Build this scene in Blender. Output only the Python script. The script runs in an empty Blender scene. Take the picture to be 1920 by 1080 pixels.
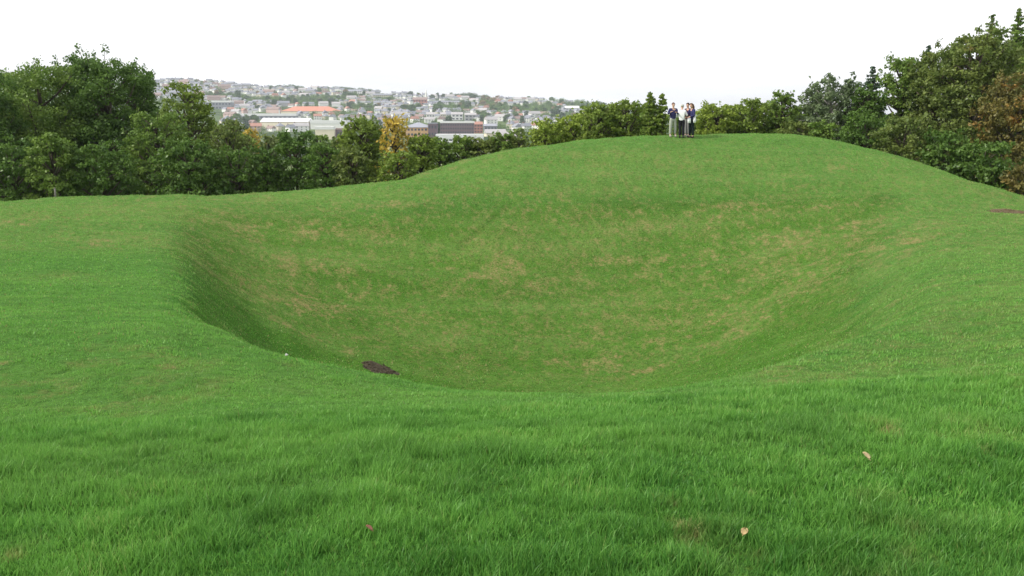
import bpy, math, random
import numpy as np
from mathutils import Vector
R = math.radians
rnd = random.Random(11)
scene = bpy.context.scene
# ------------------------------------------------------------------ camera
FPX, PITCH = 1867.0, math.radians(9.87)        # focal length in pixels of a 1920 px wide frame
CP, SP = math.cos(PITCH), math.sin(PITCH)
cam_d = bpy.data.cameras.new('camera'); cam = bpy.data.objects.new('camera', cam_d)
scene.collection.objects.link(cam)
cam_d.sensor_width = 36.0; cam_d.lens = 36.0 * FPX / 1920.0
cam_d.clip_start = 0.05; cam_d.clip_end = 20000
cam.location = (0, 0, 0); cam.rotation_euler = (math.pi / 2 - PITCH, 0, 0)
scene.camera = cam
# ------------------------------------------------------------------ sky
SUN_EL, SUN_AZ = 41.0, -104.0                    # azimuth from +Y, negative = left of the view
w = bpy.data.worlds.new('World'); scene.world = w; w.use_nodes = True
nt = w.node_tree; nt.nodes.clear()
o_ = nt.nodes.new('ShaderNodeOutputWorld'); bg = nt.nodes.new('ShaderNodeBackground')
sky = nt.nodes.new('ShaderNodeTexSky'); sky.sky_type = 'NISHITA'; sky.sun_disc = False
sky.sun_elevation = R(SUN_EL); sky.sun_rotation = R(SUN_AZ % 360); sky.air_density = 1.0; sky.dust_density = 2.0
tc = nt.nodes.new('ShaderNodeTexCoord'); mp = nt.nodes.new('ShaderNodeMapping'); mp.inputs['Scale'].default_value = (1.0, 1.0, 7.0)
nz = nt.nodes.new('ShaderNodeTexNoise'); nz.inputs['Scale'].default_value = 1.6; nz.inputs['Detail'].default_value = 6
mpr = nt.nodes.new('ShaderNodeMapRange'); mpr.inputs['From Min'].default_value = 0.36; mpr.inputs['From Max'].default_value = 0.60
mpr.inputs['To Min'].default_value = 0.5; mpr.inputs['To Max'].default_value = 1.0
mx = nt.nodes.new('ShaderNodeMix'); mx.data_type = 'RGBA'
mx.inputs['B'].default_value = (12.0, 12.0, 12.2, 1)      # sunlit cloud deck
nt.links.new(tc.outputs['Generated'], mp.inputs['Vector']); nt.links.new(mp.outputs['Vector'], nz.inputs['Vector'])
nt.links.new(nz.outputs['Fac'], mpr.inputs['Value']); nt.links.new(mpr.outputs['Result'], mx.inputs['Factor'])
nt.links.new(sky.outputs['Color'], mx.inputs['A']); nt.links.new(mx.outputs['Result'], bg.inputs['Color'])
bg.inputs['Strength'].default_value = 0.1
nt.links.new(bg.outputs['Background'], o_.inputs['Surface'])
sd = bpy.data.lights.new('sun', 'SUN'); so = bpy.data.objects.new('sun', sd); scene.collection.objects.link(so)
sd.energy = 3.2; sd.angle = R(3.0); sd.color = (1.0, 0.95, 0.86)
sdir = Vector((math.sin(R(SUN_AZ)) * math.cos(R(SUN_EL)), math.cos(R(SUN_AZ)) * math.cos(R(SUN_EL)), math.sin(R(SUN_EL))))
so.rotation_euler = (-sdir).to_track_quat('-Z', 'Y').to_euler()
vs = scene.view_settings; vs.view_transform = 'Standard'; vs.look = 'None'; vs.exposure = 0.19; vs.gamma = 1.0
scene.cycles.max_bounces = 6; scene.cycles.diffuse_bounces = 3; scene.cycles.transmission_bounces = 4
scene.cycles.volume_bounces = 0

# ------------------------------------------------------------------ numeric helpers
_t = np.random.RandomState(5).rand(512, 512)
def vnoise(x, y, s, off=0.0):
    x = np.asarray(x) * s + off + 1000.3; y = np.asarray(y) * s + off * 1.7 + 1000.7
    xi = np.floor(x).astype(int); yi = np.floor(y).astype(int); fx = x - xi; fy = y - yi
    fx = fx * fx * (3 - 2 * fx); fy = fy * fy * (3 - 2 * fy)
    a = _t[xi % 512, yi % 512]; b = _t[(xi + 1) % 512, yi % 512]; c = _t[xi % 512, (yi + 1) % 512]; d = _t[(xi + 1) % 512, (yi + 1) % 512]
    return (a * (1 - fx) + b * fx) * (1 - fy) + (c * (1 - fx) + d * fx) * fy
def fbm(x, y, s, oct=4, off=0.0):
    t = 0; a = 0.5; n = 0
    for k in range(oct):
        t = t + a * vnoise(x, y, s * 2 ** k, off + 13.1 * k); n += a; a *= 0.55
    return t / n
def sstep(a, b, x):
    t = np.clip((x - a) / (b - a), 0, 1); return t * t * (3 - 2 * t)

# ------------------------------------------------------------------ terrain profile
# per key bearing: (drop angle as frame row, distance ahead) of the ridges and hollows of the earthwork
COLS = {
 -500: [(790,7),(735,9.5),(640,14),(565,20),(505,26),(455,31),(425,35),(402,39.5),(385,44)],
 0:    [(800,7),(742,9.5),(642,14),(562,20),(500,26),(450,31),(420,35),(396,39.5),(380,44)],
 160:  [(796,7),(740,9.5),(642,14),(566,20),(505,26),(452,31.5),(420,36),(395,40),(370,44.5)],
 300:  [(793,7),(738,9.5),(645,13.7),(575,19.5),(512,25.5),(456,31.5),(420,36),(395,40),(367,44.5)],
 345:  [(791,7),(730,9.7),(625,14.8),(578,20),(520,26),(460,32),(422,36.5),(395,40),(368,45)],
 400:  [(790,7),(716,10),(618,16.0),(612,22.0),(556,27.6),(486,33.5),(432,37.5),(396,41),(371,45)],
 480:  [(787,7),(720,10),(657,14.3),(692,21),(630,27),(541,32.8),(470,37.5),(402,41.8),(363,46)],
 600:  [(782,7),(735,10),(692,13.4),(736,21),(675,28.1),(568,33.6),(478,38),(402,42),(354,46.5)],
 710:  [(778,7.2),(745,10),(717,13),(750,21),(697,28.5),(582,34),(482,38.3),(400,42),(343,47)],
 760:  [(776,7.2),(748,10),(728,12.7),(755,21),(708,28.8),(588,34),(485,38.4),(398,42.2),(334,47.5)],
 860:  [(772,7.4),(752,9.9),(739,12.3),(762,21),(724,29),(596,34),(488,38.5),(394,42.5),(303,49)],
 960:  [(768,7.5),(754,9.8),(743,12),(768,21),(730,29),(600,34.2),(490,38.6),(390,42.7),(279,50)],
 1080: [(760,7.6),(751,9.9),(743,12),(766,21),(730,29.3),(600,34.4),(490,39),(384,43.2),(263,51.5)],
 1200: [(752,7.8),(746,10),(739,12),(760,21),(724,29.3),(600,34.5),(490,39),(380,43.5),(256,52.5)],
 1320: [(744,7.9),(735,10.2),(725,12.4),(745,21),(706,28.8),(590,34),(486,38.6),(377,43.7),(252,54)],
 1400: [(738,8),(725,10.4),(709,13),(724,21),(680,28),(575,33.4),(480,38.2),(375,43.7),(249,54.5)],
 1480: [(729,8.1),(712,10.8),(688,14),(706,21),(662,27.4),(550,32.7),(470,37.6),(373,43.5),(251,54.5)],
 1560: [(721,8.2),(700,11.2),(658,15.2),(668,21),(620,27),(524,32.2),(458,37.1),(370,43),(262,53.5)],
 1660: [(712,8.4),(685,11.5),(628,16),(604,21),(552,27),(482,32),(432,37),(366,42.8),(285,50.5)],
 1740: [(707,8.5),(675,11.6),(612,16),(558,20.8),(508,26.6),(462,31.8),(420,36.6),(368,42),(308,48.5)],
 1800: [(702,8.5),(668,11.5),(604,16),(550,20.5),(500,26.3),(456,31.5),(420,36),(378,41),(330,46.5)],
 1920: [(692,8.5),(655,11),(590,15.5),(540,20),(490,26),(450,31),(425,35),(399,39),(373,43.5)],
 2500: [(680,8.5),(640,11),(580,15.5),(540,20),(490,26),(455,31),(435,35),(420,39),(405,43.5)],
}
US = np.arange(-500, 2501, 5.0)
ck = sorted(COLS); NK = 9
def gsm(a, sig):
    k = np.arange(-40, 41) * 5.0; g = np.exp(-k * k / (2 * sig * sig)); g /= g.sum()
    return np.convolve(np.pad(a, 40, mode='edge'), g, mode='valid')
KV = np.array([gsm(np.interp(US, ck, [COLS[c][k][0] for c in ck]), 10 if k == 8 else (19 if 1 < k < 6 else 26)) for k in range(NK)])
KY = np.array([gsm(np.interp(US, ck, [COLS[c][k][1] * (1.09 if k == 1 else 1) for c in ck]), 22) for k in range(NK)])
SKYU = [-500, 290, 330, 380, 440, 500, 560, 640, 760, 900, 1000, 1100, 1200, 1300, 2500]
SKYV = [165, 153, 150, 152, 159, 166, 168, 169, 178, 185, 187, 193, 210, 226, 232]
def slope(v): # tan of the angle below level per unit forward distance y
    b = (540 - v) / FPX; return (-SP + b * CP) / (CP + b * SP)
def uv_of(x, y, z):
    dep = y * CP - z * SP; up = y * SP + z * CP
    return 960 + FPX * x / dep, 540 - FPX * up / dep
SN = 481; SS = np.linspace(-1.1, 1.1, SN)
def u_for(s, v):
    b = (540 - v) / FPX; return 960 + FPX * s * (CP + b * SP)
def build_table():
    ky = []; kz = []
    ky.append(np.full(SN, 0.25)); kz.append(np.full(SN, -1.60))
    ky.append(np.full(SN, 3.0)); kz.append(np.full(SN, -1.61))
    for k in range(NK):
        v = np.full(SN, 600.0)
        for it in range(8):
            u = np.clip(u_for(SS, v), -500, 2500); v = np.interp(u, US, KV[k])
        y = np.interp(u, US, KY[k])
        if k == 1: y = np.minimum(y * 1.08, np.interp(u, US, KY[2]) - 1.0)
        ky.append(y); kz.append(y * slope(v))
        if k == 0: ky.append(y + 1.5); kz.append((y + 1.5) * slope(v + 5))      # the ground falls away behind the near bank
    y9, z9 = ky[-1], kz[-1]
    for dy, dz in ((3, -0.9), (8, -5.0), (16, -8.5), (32, -11.5)):
        ky.append(y9 + dy); kz.append(z9 + dz)
    for yy, zz in ((150, -19), (500, -22), (1000, -22), (1300, -20)):
        ky.append(np.full(SN, yy)); kz.append(np.full(SN, zz))
    u = np.clip(u_for(SS, 200.0), -500, 2500); sv = np.interp(u, SKYU, SKYV)
    for yy, f in ((1500, 232), (1700, 221), (1900, 209)):
        ky.append(np.full(SN, yy)); kz.append(yy * slope(np.full(SN, f) + (sv - 165) * 0.15))
    ky.append(np.full(SN, 2200)); kz.append(2200 * slope(sv + 13))
    ky.append(np.full(SN, 2550)); kz.append(2550 * slope(sv))
    ky.append(np.full(SN, 2900)); kz.append(2550 * slope(sv) - 8)
    ky.append(np.full(SN, 4200)); kz.append(np.full(SN, 0.0))
    ky.append(np.full(SN, 12000)); kz.append(np.full(SN, -20.0))
    return np.array(ky), np.array(kz)
KYT, KZT = build_table()
LY = np.linspace(math.log(0.25), math.log(12000), 1400); YT = np.exp(LY)
def pchip(xk, yk, x):
    h = np.diff(xk); d = np.diff(yk) / h; m = np.zeros_like(yk)
    for i in range(1, len(xk) - 1):
        if d[i-1] * d[i] > 0:
            w1 = 2*h[i] + h[i-1]; w2 = h[i] + 2*h[i-1]; m[i] = (w1 + w2) / (w1 / d[i-1] + w2 / d[i])
    m[0] = d[0]; m[-1] = d[-1]
    i = np.clip(np.searchsorted(xk, x) - 1, 0, len(h) - 1); t = (x - xk[i]) / h[i]
    return ((2*t**3 - 3*t**2 + 1) * yk[i] + (t**3 - 2*t**2 + t) * h[i] * m[i] + (-2*t**3 + 3*t**2) * yk[i+1] + (t**3 - t**2) * h[i] * m[i+1])
ZT = np.array([pchip(KYT[:, j], KZT[:, j], YT) for j in range(SN)])
def H0(x, y):
    x = np.asarray(x, float); y = np.asarray(y, float)
    r = np.hypot(x, y); th = np.arctan2(x, y); lim = math.atan(1.09)
    def look(tc_):
        s = np.tan(tc_); yy = np.maximum(r * np.cos(tc_), 0.26)
        fs = (s + 1.1) / 2.2 * (SN - 1); fy = (np.log(yy) - LY[0]) / (LY[1] - LY[0])
        i = np.clip(fs.astype(int), 0, SN - 2); j = np.clip(fy.astype(int), 0, len(LY) - 2); a = fs - i; b = np.clip(fy - j, 0, 1)
        return (ZT[i, j]*(1-b) + ZT[i, j+1]*b)*(1-a) + (ZT[i+1, j]*(1-b) + ZT[i+1, j+1]*b)*a
    base = look(np.clip(th, -lim, lim)); opp = look(np.clip(-th, -lim, lim))
    wgt = 0.5 * sstep(2.0, math.pi, np.abs(th))
    return base * (1 - wgt) + opp * wgt
RUT = (-1.95, 39.6, 0.05, 43.0)                  # shallow diagonal rut worn in the far slope
def H(x, y):
    r = np.hypot(x, y)
    ax, ay, bx, by = RUT; tt = np.clip(((x-ax)*(bx-ax) + (y-ay)*(by-ay)) / ((bx-ax)**2 + (by-ay)**2), 0, 1)
    rut = 0.10 * np.exp(-(((x-ax-tt*(bx-ax))**2 + (y-ay-tt*(by-ay))**2) / 0.02))
    n = (fbm(x, y, 0.35, 3, 3) - 0.5) * 0.14 * sstep(1, 8, r)
    n = n + (fbm(x, y, 1.8, 3, 9) - 0.5) * (0.04 + 0.05 * sstep(8, 20, r))
    n = n + (vnoise(x, y, 1.0, 31) * 0 + vnoise(x * 0.07, y * 0.75 + x * 0.05, 1.0, 44) - 0.5) * 0.27 * sstep(28, 34, y) * sstep(60, 50, y)
    n = n + (fbm(x, y, 0.02, 3, 5) - 0.5) * 5.0 * sstep(90, 300, r)
    return H0(x, y) + n - rut
def Hs(x, y): return float(H(np.array([x]), np.array([y]))[0])
def hit(u, v, ymin=2.6, ymax=2600):
    """first ground point in the direction of a frame pixel"""
    a = (u - 960) / FPX; b = (540 - v) / FPX; s = a / (CP + b*SP); k = slope(v)
    yy = np.exp(np.linspace(math.log(ymin), math.log(ymax), 3000))
    f = H(s * yy, yy) - k * yy
    idx = np.where(f > 0)[0]
    i = idx[0] if len(idx) else len(yy) - 1
    return float(s * yy[i]), float(yy[i]), float(H(np.array([s*yy[i]]), yy[i:i+1])[0])
def X(u, y, v=215): return (u - 960) / FPX / (CP + (540 - v) / FPX * SP) * y
def Zof(v, y): return float(slope(v) * y)

# ------------------------------------------------------------------ object helpers
C = scene.collection
def tag(o, label=None, cat=None, group=None, kind=None):
    if label: o['label'] = label
    if cat: o['category'] = cat
    if group: o['group'] = group
    if kind: o['kind'] = kind
    return o
def empty(name, loc, rz=0.0, sc=1.0):
    o = bpy.data.objects.new(name, None); C.objects.link(o)
    o.location = loc; o.rotation_euler = (0, 0, rz); o.scale = (sc, sc, sc); o.empty_display_size = 0.3
    return o
def npmesh(name, verts, faces, mat, smooth=False, attrs=None):
    """verts (n,3); faces (m,k) constant size"""
    me = bpy.data.meshes.new(name); verts = np.asarray(verts, np.float32); faces = np.asarray(faces, np.int32)
    m, k = faces.shape
    me.vertices.add(len(verts)); me.vertices.foreach_set('co', verts.ravel())
    me.loops.add(m * k); me.loops.foreach_set('vertex_index', faces.ravel())
    me.polygons.add(m); me.polygons.foreach_set('loop_start', np.arange(0, m * k, k, dtype=np.int32))
    me.polygons.foreach_set('loop_total', np.full(m, k, np.int32))
    if smooth: me.polygons.foreach_set('use_smooth', np.ones(m, bool))
    for an, av in (attrs or {}).items():
        a = me.attributes.new(an, 'FLOAT', 'POINT'); a.data.foreach_set('value', np.asarray(av, np.float32))
    me.update(calc_edges=True)
    if mat: me.materials.append(mat)
    return me
def mobj(name, me, parent=None):
    o = bpy.data.objects.new(name, me); C.objects.link(o)
    if parent: o.parent = parent
    return o
class MB:
    def __init__(s): s.v = []; s.f = []
    def add(s, vs_, fs_):
        n = len(s.v); s.v += [tuple(p) for p in vs_]; s.f += [tuple(n + i for i in f) for f in fs_]; return s
    def box(s, x0, x1, y0, y1, z0, z1):
        return s.add([(x0,y0,z0),(x1,y0,z0),(x1,y1,z0),(x0,y1,z0),(x0,y0,z1),(x1,y0,z1),(x1,y1,z1),(x0,y1,z1)],
                     [(0,3,2,1),(4,5,6,7),(0,1,5,4),(1,2,6,5),(2,3,7,6),(3,0,4,7)])
    def gable(s, x0, x1, y0, y1, z0, h, t=0.25):   # solid ridge roof along x
        ym = (y0 + y1) / 2
        return s.add([(x0,y0,z0),(x1,y0,z0),(x1,y1,z0),(x0,y1,z0),(x0,ym,z0+h),(x1,ym,z0+h),(x0,y0,z0-t),(x1,y0,z0-t),(x1,y1,z0-t),(x0,y1,z0-t)],
                     [(0,1,5,4),(2,3,4,5),(0,4,3),(1,2,5),(6,9,8,7),(6,7,1,0),(8,9,3,2),(7,8,2,1),(9,6,0,3)])
    def hip(s, x0, x1, y0, y1, z0, h, t=0.25):
        ym = (y0 + y1) / 2; q = (y1 - y0) / 2
        return s.add([(x0,y0,z0),(x1,y0,z0),(x1,y1,z0),(x0,y1,z0),(x0+q,ym,z0+h),(x1-q,ym,z0+h),(x0,y0,z0-t),(x1,y0,z0-t),(x1,y1,z0-t),(x0,y1,z0-t)],
                     [(0,1,5,4),(2,3,4,5),(0,4,3),(1,2,5),(6,9,8,7),(6,7,1,0),(8,9,3,2),(7,8,2,1),(9,6,0,3)])
    def tube(s, pts, rad, n=7):
        base = len(s.v); pts = [Vector(p) for p in pts]
        for i, p in enumerate(pts):
            d = (pts[min(i+1, len(pts)-1)] - pts[max(i-1, 0)]).normalized()
            a = d.orthogonal().normalized(); b = d.cross(a)
            for k in range(n):
                t = 2 * math.pi * k / n; s.v.append(tuple(p + (a*math.cos(t) + b*math.sin(t)) * rad[i]))
        for i in range(len(pts) - 1):
            for k in range(n):
                k2 = (k+1) % n; s.f.append((base+i*n+k, base+i*n+k2, base+(i+1)*n+k2, base+(i+1)*n+k))
        s.f.append(tuple(base + k for k in range(n))[::-1]); s.f.append(tuple(base+(len(pts)-1)*n+k for k in range(n)))
        return s
    def ball(s, c, r, n=10, m=7):
        base = len(s.v); r = r if isinstance(r, (tuple, list)) else (r, r, r)
        s.v.append((c[0], c[1], c[2]-r[2]))
        for j in range(1, m):
            ph = -math.pi/2 + math.pi*j/m
            for k in range(n):
                t = 2*math.pi*k/n; s.v.append((c[0]+r[0]*math.cos(ph)*math.cos(t), c[1]+r[1]*math.cos(ph)*math.sin(t), c[2]+r[2]*math.sin(ph)))
        s.v.append((c[0], c[1], c[2]+r[2])); top = len(s.v)-1
        for k in range(n): s.f.append((base, base+1+(k+1)%n, base+1+k)); s.f.append((top, top-n+k, top-n+(k+1)%n))
        for j in range(m-2):
            for k in range(n):
                a = base+1+j*n; s.f.append((a+k, a+(k+1)%n, a+n+(k+1)%n, a+n+k))
        return s
    def mesh(s, name, mat, smooth=False):
        me = bpy.data.meshes.new(name); me.from_pydata(s.v, [], s.f); me.update()
        if smooth: me.polygons.foreach_set('use_smooth', np.ones(len(me.polygons), bool))
        if mat: me.materials.append(mat)
        return me
    def build(s, name, mat, parent=None, smooth=False): return mobj(name, s.mesh(name, mat, smooth), parent)

# ------------------------------------------------------------------ materials
def N(t, kind, **kw):
    n = t.nodes.new(kind)
    for k, v in kw.items():
        if k in n.inputs: n.inputs[k].default_value = v
        else: setattr(n, k, v)
    return n
def mixc(t, fac, a, b, mode='MIX'):
    n = t.nodes.new('ShaderNodeMix'); n.data_type = 'RGBA'; n.blend_type = mode
    for nm, v in (('Factor', fac), ('A', a), ('B', b)):
        if isinstance(v, (int, float)): n.inputs[nm].default_value = v
        elif isinstance(v, tuple): n.inputs[nm].default_value = (v[0], v[1], v[2], 1)
        else: t.links.new(v, n.inputs[nm])
    return n.outputs['Result']
def rng_(t, v, a, b, c=0.0, d=1.0):
    n = t.nodes.new('ShaderNodeMapRange'); t.links.new(v, n.inputs['Value'])
    for nm, q in (('From Min', a), ('From Max', b), ('To Min', c), ('To Max', d)): n.inputs[nm].default_value = q
    return n.outputs['Result']
def noise(t, vec, scale, detail=4, rough=0.55):
    n = N(t, 'ShaderNodeTexNoise', Scale=scale, Detail=detail, Roughness=rough)
    if vec is not None: t.links.new(vec, n.inputs['Vector'])
    return n.outputs['Fac']
def newmat(name):
    m = bpy.data.materials.new(name); m.use_nodes = True; t = m.node_tree; t.nodes.clear()
    return m, t, t.nodes.new('ShaderNodeOutputMaterial')
def plain(name, col, rough=0.8, var=0.25, scale=1.5, bump=0.0, spec=0.3):
    m, t, out = newmat(name); tcn = t.nodes.new('ShaderNodeTexCoord')
    f = noise(t, tcn.outputs['Object'], scale, 5)
    c = mixc(t, f, tuple(x * (1 - var) for x in col), tuple(min(1, x * (1 + var)) for x in col))
    b = N(t, 'ShaderNodeBsdfPrincipled', Roughness=rough); b.inputs['Specular IOR Level'].default_value = spec
    t.links.new(c, b.inputs['Base Color'])
    if bump:
        bp = N(t, 'ShaderNodeBump', Strength=bump, Distance=0.05); t.links.new(noise(t, tcn.outputs['Object'], scale*6, 4), bp.inputs['Height'])
        t.links.new(bp.outputs['Normal'], b.inputs['Normal'])
    t.links.new(b.outputs['BSDF'], out.inputs['Surface']); return m
GA = (0.034, 0.125, 0.014); GB = (0.110, 0.250, 0.036); GC = (0.058, 0.205, 0.040)
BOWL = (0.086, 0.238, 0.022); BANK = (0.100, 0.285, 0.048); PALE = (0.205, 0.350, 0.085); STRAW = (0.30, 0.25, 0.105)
def turf_colour(t):
    g = t.nodes.new('ShaderNodeNewGeometry'); P = g.outputs['Position']
    n1 = rng_(t, noise(t, P, 0.35, 5), 0.35, 0.65); n2 = rng_(t, noise(t, P, 1.7, 5), 0.35, 0.68)
    n3 = rng_(t, noise(t, P, 9.0, 5, 0.7), 0.3, 0.7)
    c = mixc(t, n1, GA, GB); c = mixc(t, rng_(t, n2, 0, 1, 0, .7), c, GC)
    ab = t.nodes.new('ShaderNodeAttribute'); ab.attribute_name = 'rank_sheen'      # coarser yellower sward inside the hollow; banks carry painted sheen
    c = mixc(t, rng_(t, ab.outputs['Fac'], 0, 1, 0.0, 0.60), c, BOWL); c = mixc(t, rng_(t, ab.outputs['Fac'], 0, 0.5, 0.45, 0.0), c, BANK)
    c = mixc(t, rng_(t, ab.outputs['Fac'], -0.5, 0.0, 0.42, 0.0), c, (0.175, 0.365, 0.085))  # pale green that paints blade sheen onto the banks
    mpp = t.nodes.new('ShaderNodeMapping'); mpp.inputs['Scale'].default_value = (0.10, 0.55, 0.9); t.links.new(P, mpp.inputs['Vector'])
    c = mixc(t, rng_(t, noise(t, mpp.outputs['Vector'], 1.0, 5, 0.6), 0.45, 0.68, 0.0, 0.55), c, PALE)
    a = t.nodes.new('ShaderNodeAttribute'); a.attribute_name = 'straw'
    ms = t.nodes.new('ShaderNodeMath'); ms.operation = 'MULTIPLY'; t.links.new(a.outputs['Fac'], ms.inputs[0]); 
    t.links.new(rng_(t, noise(t, P, 11, 5, 0.7), 0.40, 0.60, 0.15, 1.5), ms.inputs[1]); ms.use_clamp = True
    return c, ms.outputs[0], n3, P, t
def mat_ground():
    m, t, out = newmat('turf ground'); c, st, n3, P, _ = turf_colour(t)
    c = mixc(t, rng_(t, n3, 0, 1, 0.05, 0.65), c, (0.030, 0.072, 0.012)); c = mixc(t, rng_(t, noise(t, P, 4.5, 4, 0.65), 0.52, 0.66, 0, .45), c, (0.030, 0.085, 0.014)); c = mixc(t, rng_(t, noise(t, P, 22, 3, 0.6), 0.50, 0.68, 0, .55), c, (0.13, 0.27, 0.03))
    c = mixc(t, st, c, STRAW)
    a = t.nodes.new('ShaderNodeAttribute'); a.attribute_name = 'far'
    fn = rng_(t, noise(t, P, 0.006, 5), 0.42, 0.58)
    fc = mixc(t, fn, (0.040, 0.068, 0.028), (0.11, 0.16, 0.05)); fc = mixc(t, rng_(t, noise(t, P, 0.03, 4), 0.56, 0.66), fc, (0.14, 0.17, 0.09))
    c = mixc(t, a.outputs['Fac'], c, fc)
    b = N(t, 'ShaderNodeBsdfPrincipled', Roughness=0.9); b.inputs['Specular IOR Level'].default_value = 0.03
    t.links.new(c, b.inputs['Base Color'])
    bp = N(t, 'ShaderNodeBump', Strength=1.0, Distance=0.12)
    t.links.new(noise(t, P, 8, 6, 0.75), bp.inputs['Height']); t.links.new(bp.outputs['Normal'], b.inputs['Normal'])
    t.links.new(b.outputs['BSDF'], out.inputs['Surface']); return m
def mat_grass():
    m, t, out = newmat('grass blades'); c, st, n3, P, _ = turf_colour(t)
    a = t.nodes.new('ShaderNodeAttribute'); a.attribute_name = 'tone'
    c = mixc(t, rng_(t, a.outputs['Fac'], 0.1, 1, 0.0, 0.9), c, (0.225, 0.490, 0.085))
    c = mixc(t, rng_(t, a.outputs['Fac'], 0.96, 0.99, 0.0, 0.5), c, (0.34, 0.40, 0.13))
    c = mixc(t, st, c, (0.40, 0.33, 0.15))
    d = N(t, 'ShaderNodeBsdfDiffuse'); tr = N(t, 'ShaderNodeBsdfTranslucent'); gl = N(t, 'ShaderNodeBsdfGlossy', Roughness=0.45)
    t.links.new(c, d.inputs['Color']); t.links.new(c, tr.inputs['Color']); gl.inputs['Color'].default_value = (0.9, 0.95, 0.9, 1)
    m1 = N(t, 'ShaderNodeMixShader', Fac=0.42); t.links.new(d.outputs[0], m1.inputs[1]); t.links.new(tr.outputs[0], m1.inputs[2])
    m2 = N(t, 'ShaderNodeMixShader', Fac=0.015); t.links.new(m1.outputs[0], m2.inputs[1]); t.links.new(gl.outputs[0], m2.inputs[2])
    t.links.new(m2.outputs[0], out.inputs['Surface']); return m
def mat_leaf(name, a, b, c_=None, cf=0.0, trans=0.3, scale=0.8):
    m, t, out = newmat(name); tcn = t.nodes.new('ShaderNodeTexCoord'); O = tcn.outputs['Object']
    at = t.nodes.new('ShaderNodeAttribute'); at.attribute_name = 'tone'
    f = rng_(t, noise(t, O, scale, 3), 0.38, 0.62)
    c = mixc(t, f, a, b); c = mixc(t, rng_(t, at.outputs['Fac'], 0, 1, 0, 0.5), c, tuple(min(1, x * 1.6) for x in b))
    if c_ : c = mixc(t, rng_(t, noise(t, O, scale * 0.45, 4), 0.62 - cf, 0.70 - cf * 0.9, 0.0, 0.85), c, c_)
    d = N(t, 'ShaderNodeBsdfDiffuse'); tr = N(t, 'ShaderNodeBsdfTranslucent'); gl = N(t, 'ShaderNodeBsdfGlossy', Roughness=0.4)
    t.links.new(c, d.inputs['Color']); t.links.new(c, tr.inputs['Color'])
    m1 = N(t, 'ShaderNodeMixShader', Fac=trans); t.links.new(d.outputs[0], m1.inputs[1]); t.links.new(tr.outputs[0], m1.inputs[2])
    m2 = N(t, 'ShaderNodeMixShader', Fac=0.02); t.links.new(m1.outputs[0], m2.inputs[1]); t.links.new(gl.outputs[0], m2.inputs[2])
    t.links.new(m2.outputs[0], out.inputs['Surface']); return m
M_ground = mat_ground(); M_grass = mat_grass()
M_bark = plain('bark', (0.10, 0.08, 0.06), 0.9, 0.4, 3); M_pale = plain('pale bark', (0.42, 0.40, 0.36), 0.8, 0.25, 4)
LEAF = {
 'dark':  mat_leaf('dark green leaves', (0.048, 0.105, 0.020), (0.103, 0.178, 0.032)),
 'mid':   mat_leaf('green leaves', (0.078, 0.150, 0.026), (0.157, 0.235, 0.043)),
 'olive': mat_leaf('olive leaves', (0.094, 0.152, 0.023), (0.187, 0.257, 0.042)),
 'lime':  mat_leaf('yellow green leaves', (0.123, 0.187, 0.026), (0.240, 0.310, 0.049)),
 'gold':  mat_leaf('gold leaves', (0.234, 0.222, 0.035), (0.562, 0.409, 0.070), (0.491, 0.281, 0.070), 0.02, 0.35, 1.4),
 'mixed': mat_leaf('turning leaves', (0.073, 0.123, 0.028), (0.152, 0.193, 0.044), (0.281, 0.175, 0.058), 0.0),
 'rust':  mat_leaf('rusty leaves', (0.078, 0.099, 0.032), (0.186, 0.157, 0.043), (0.428, 0.221, 0.057), 0.05, 0.3, 1.2),
 'grey':  mat_leaf('grey green leaves', (0.078, 0.122, 0.057), (0.150, 0.200, 0.092)),
 'blue':  mat_leaf('bluish needles', (0.043, 0.085, 0.050), (0.085, 0.136, 0.071)),
 'fard':  mat_leaf('far dark crowns', (0.043, 0.092, 0.034), (0.085, 0.150, 0.051), None, 0, 0.2, 0.3),
 'farm':  mat_leaf('far green crowns', (0.078, 0.157, 0.043), (0.157, 0.242, 0.064), None, 0, 0.2, 0.3),
 'farb':  mat_leaf('far brown crowns', (0.200, 0.171, 0.085), (0.343, 0.271, 0.143), None, 0, 0.2, 0.3),
}

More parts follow.
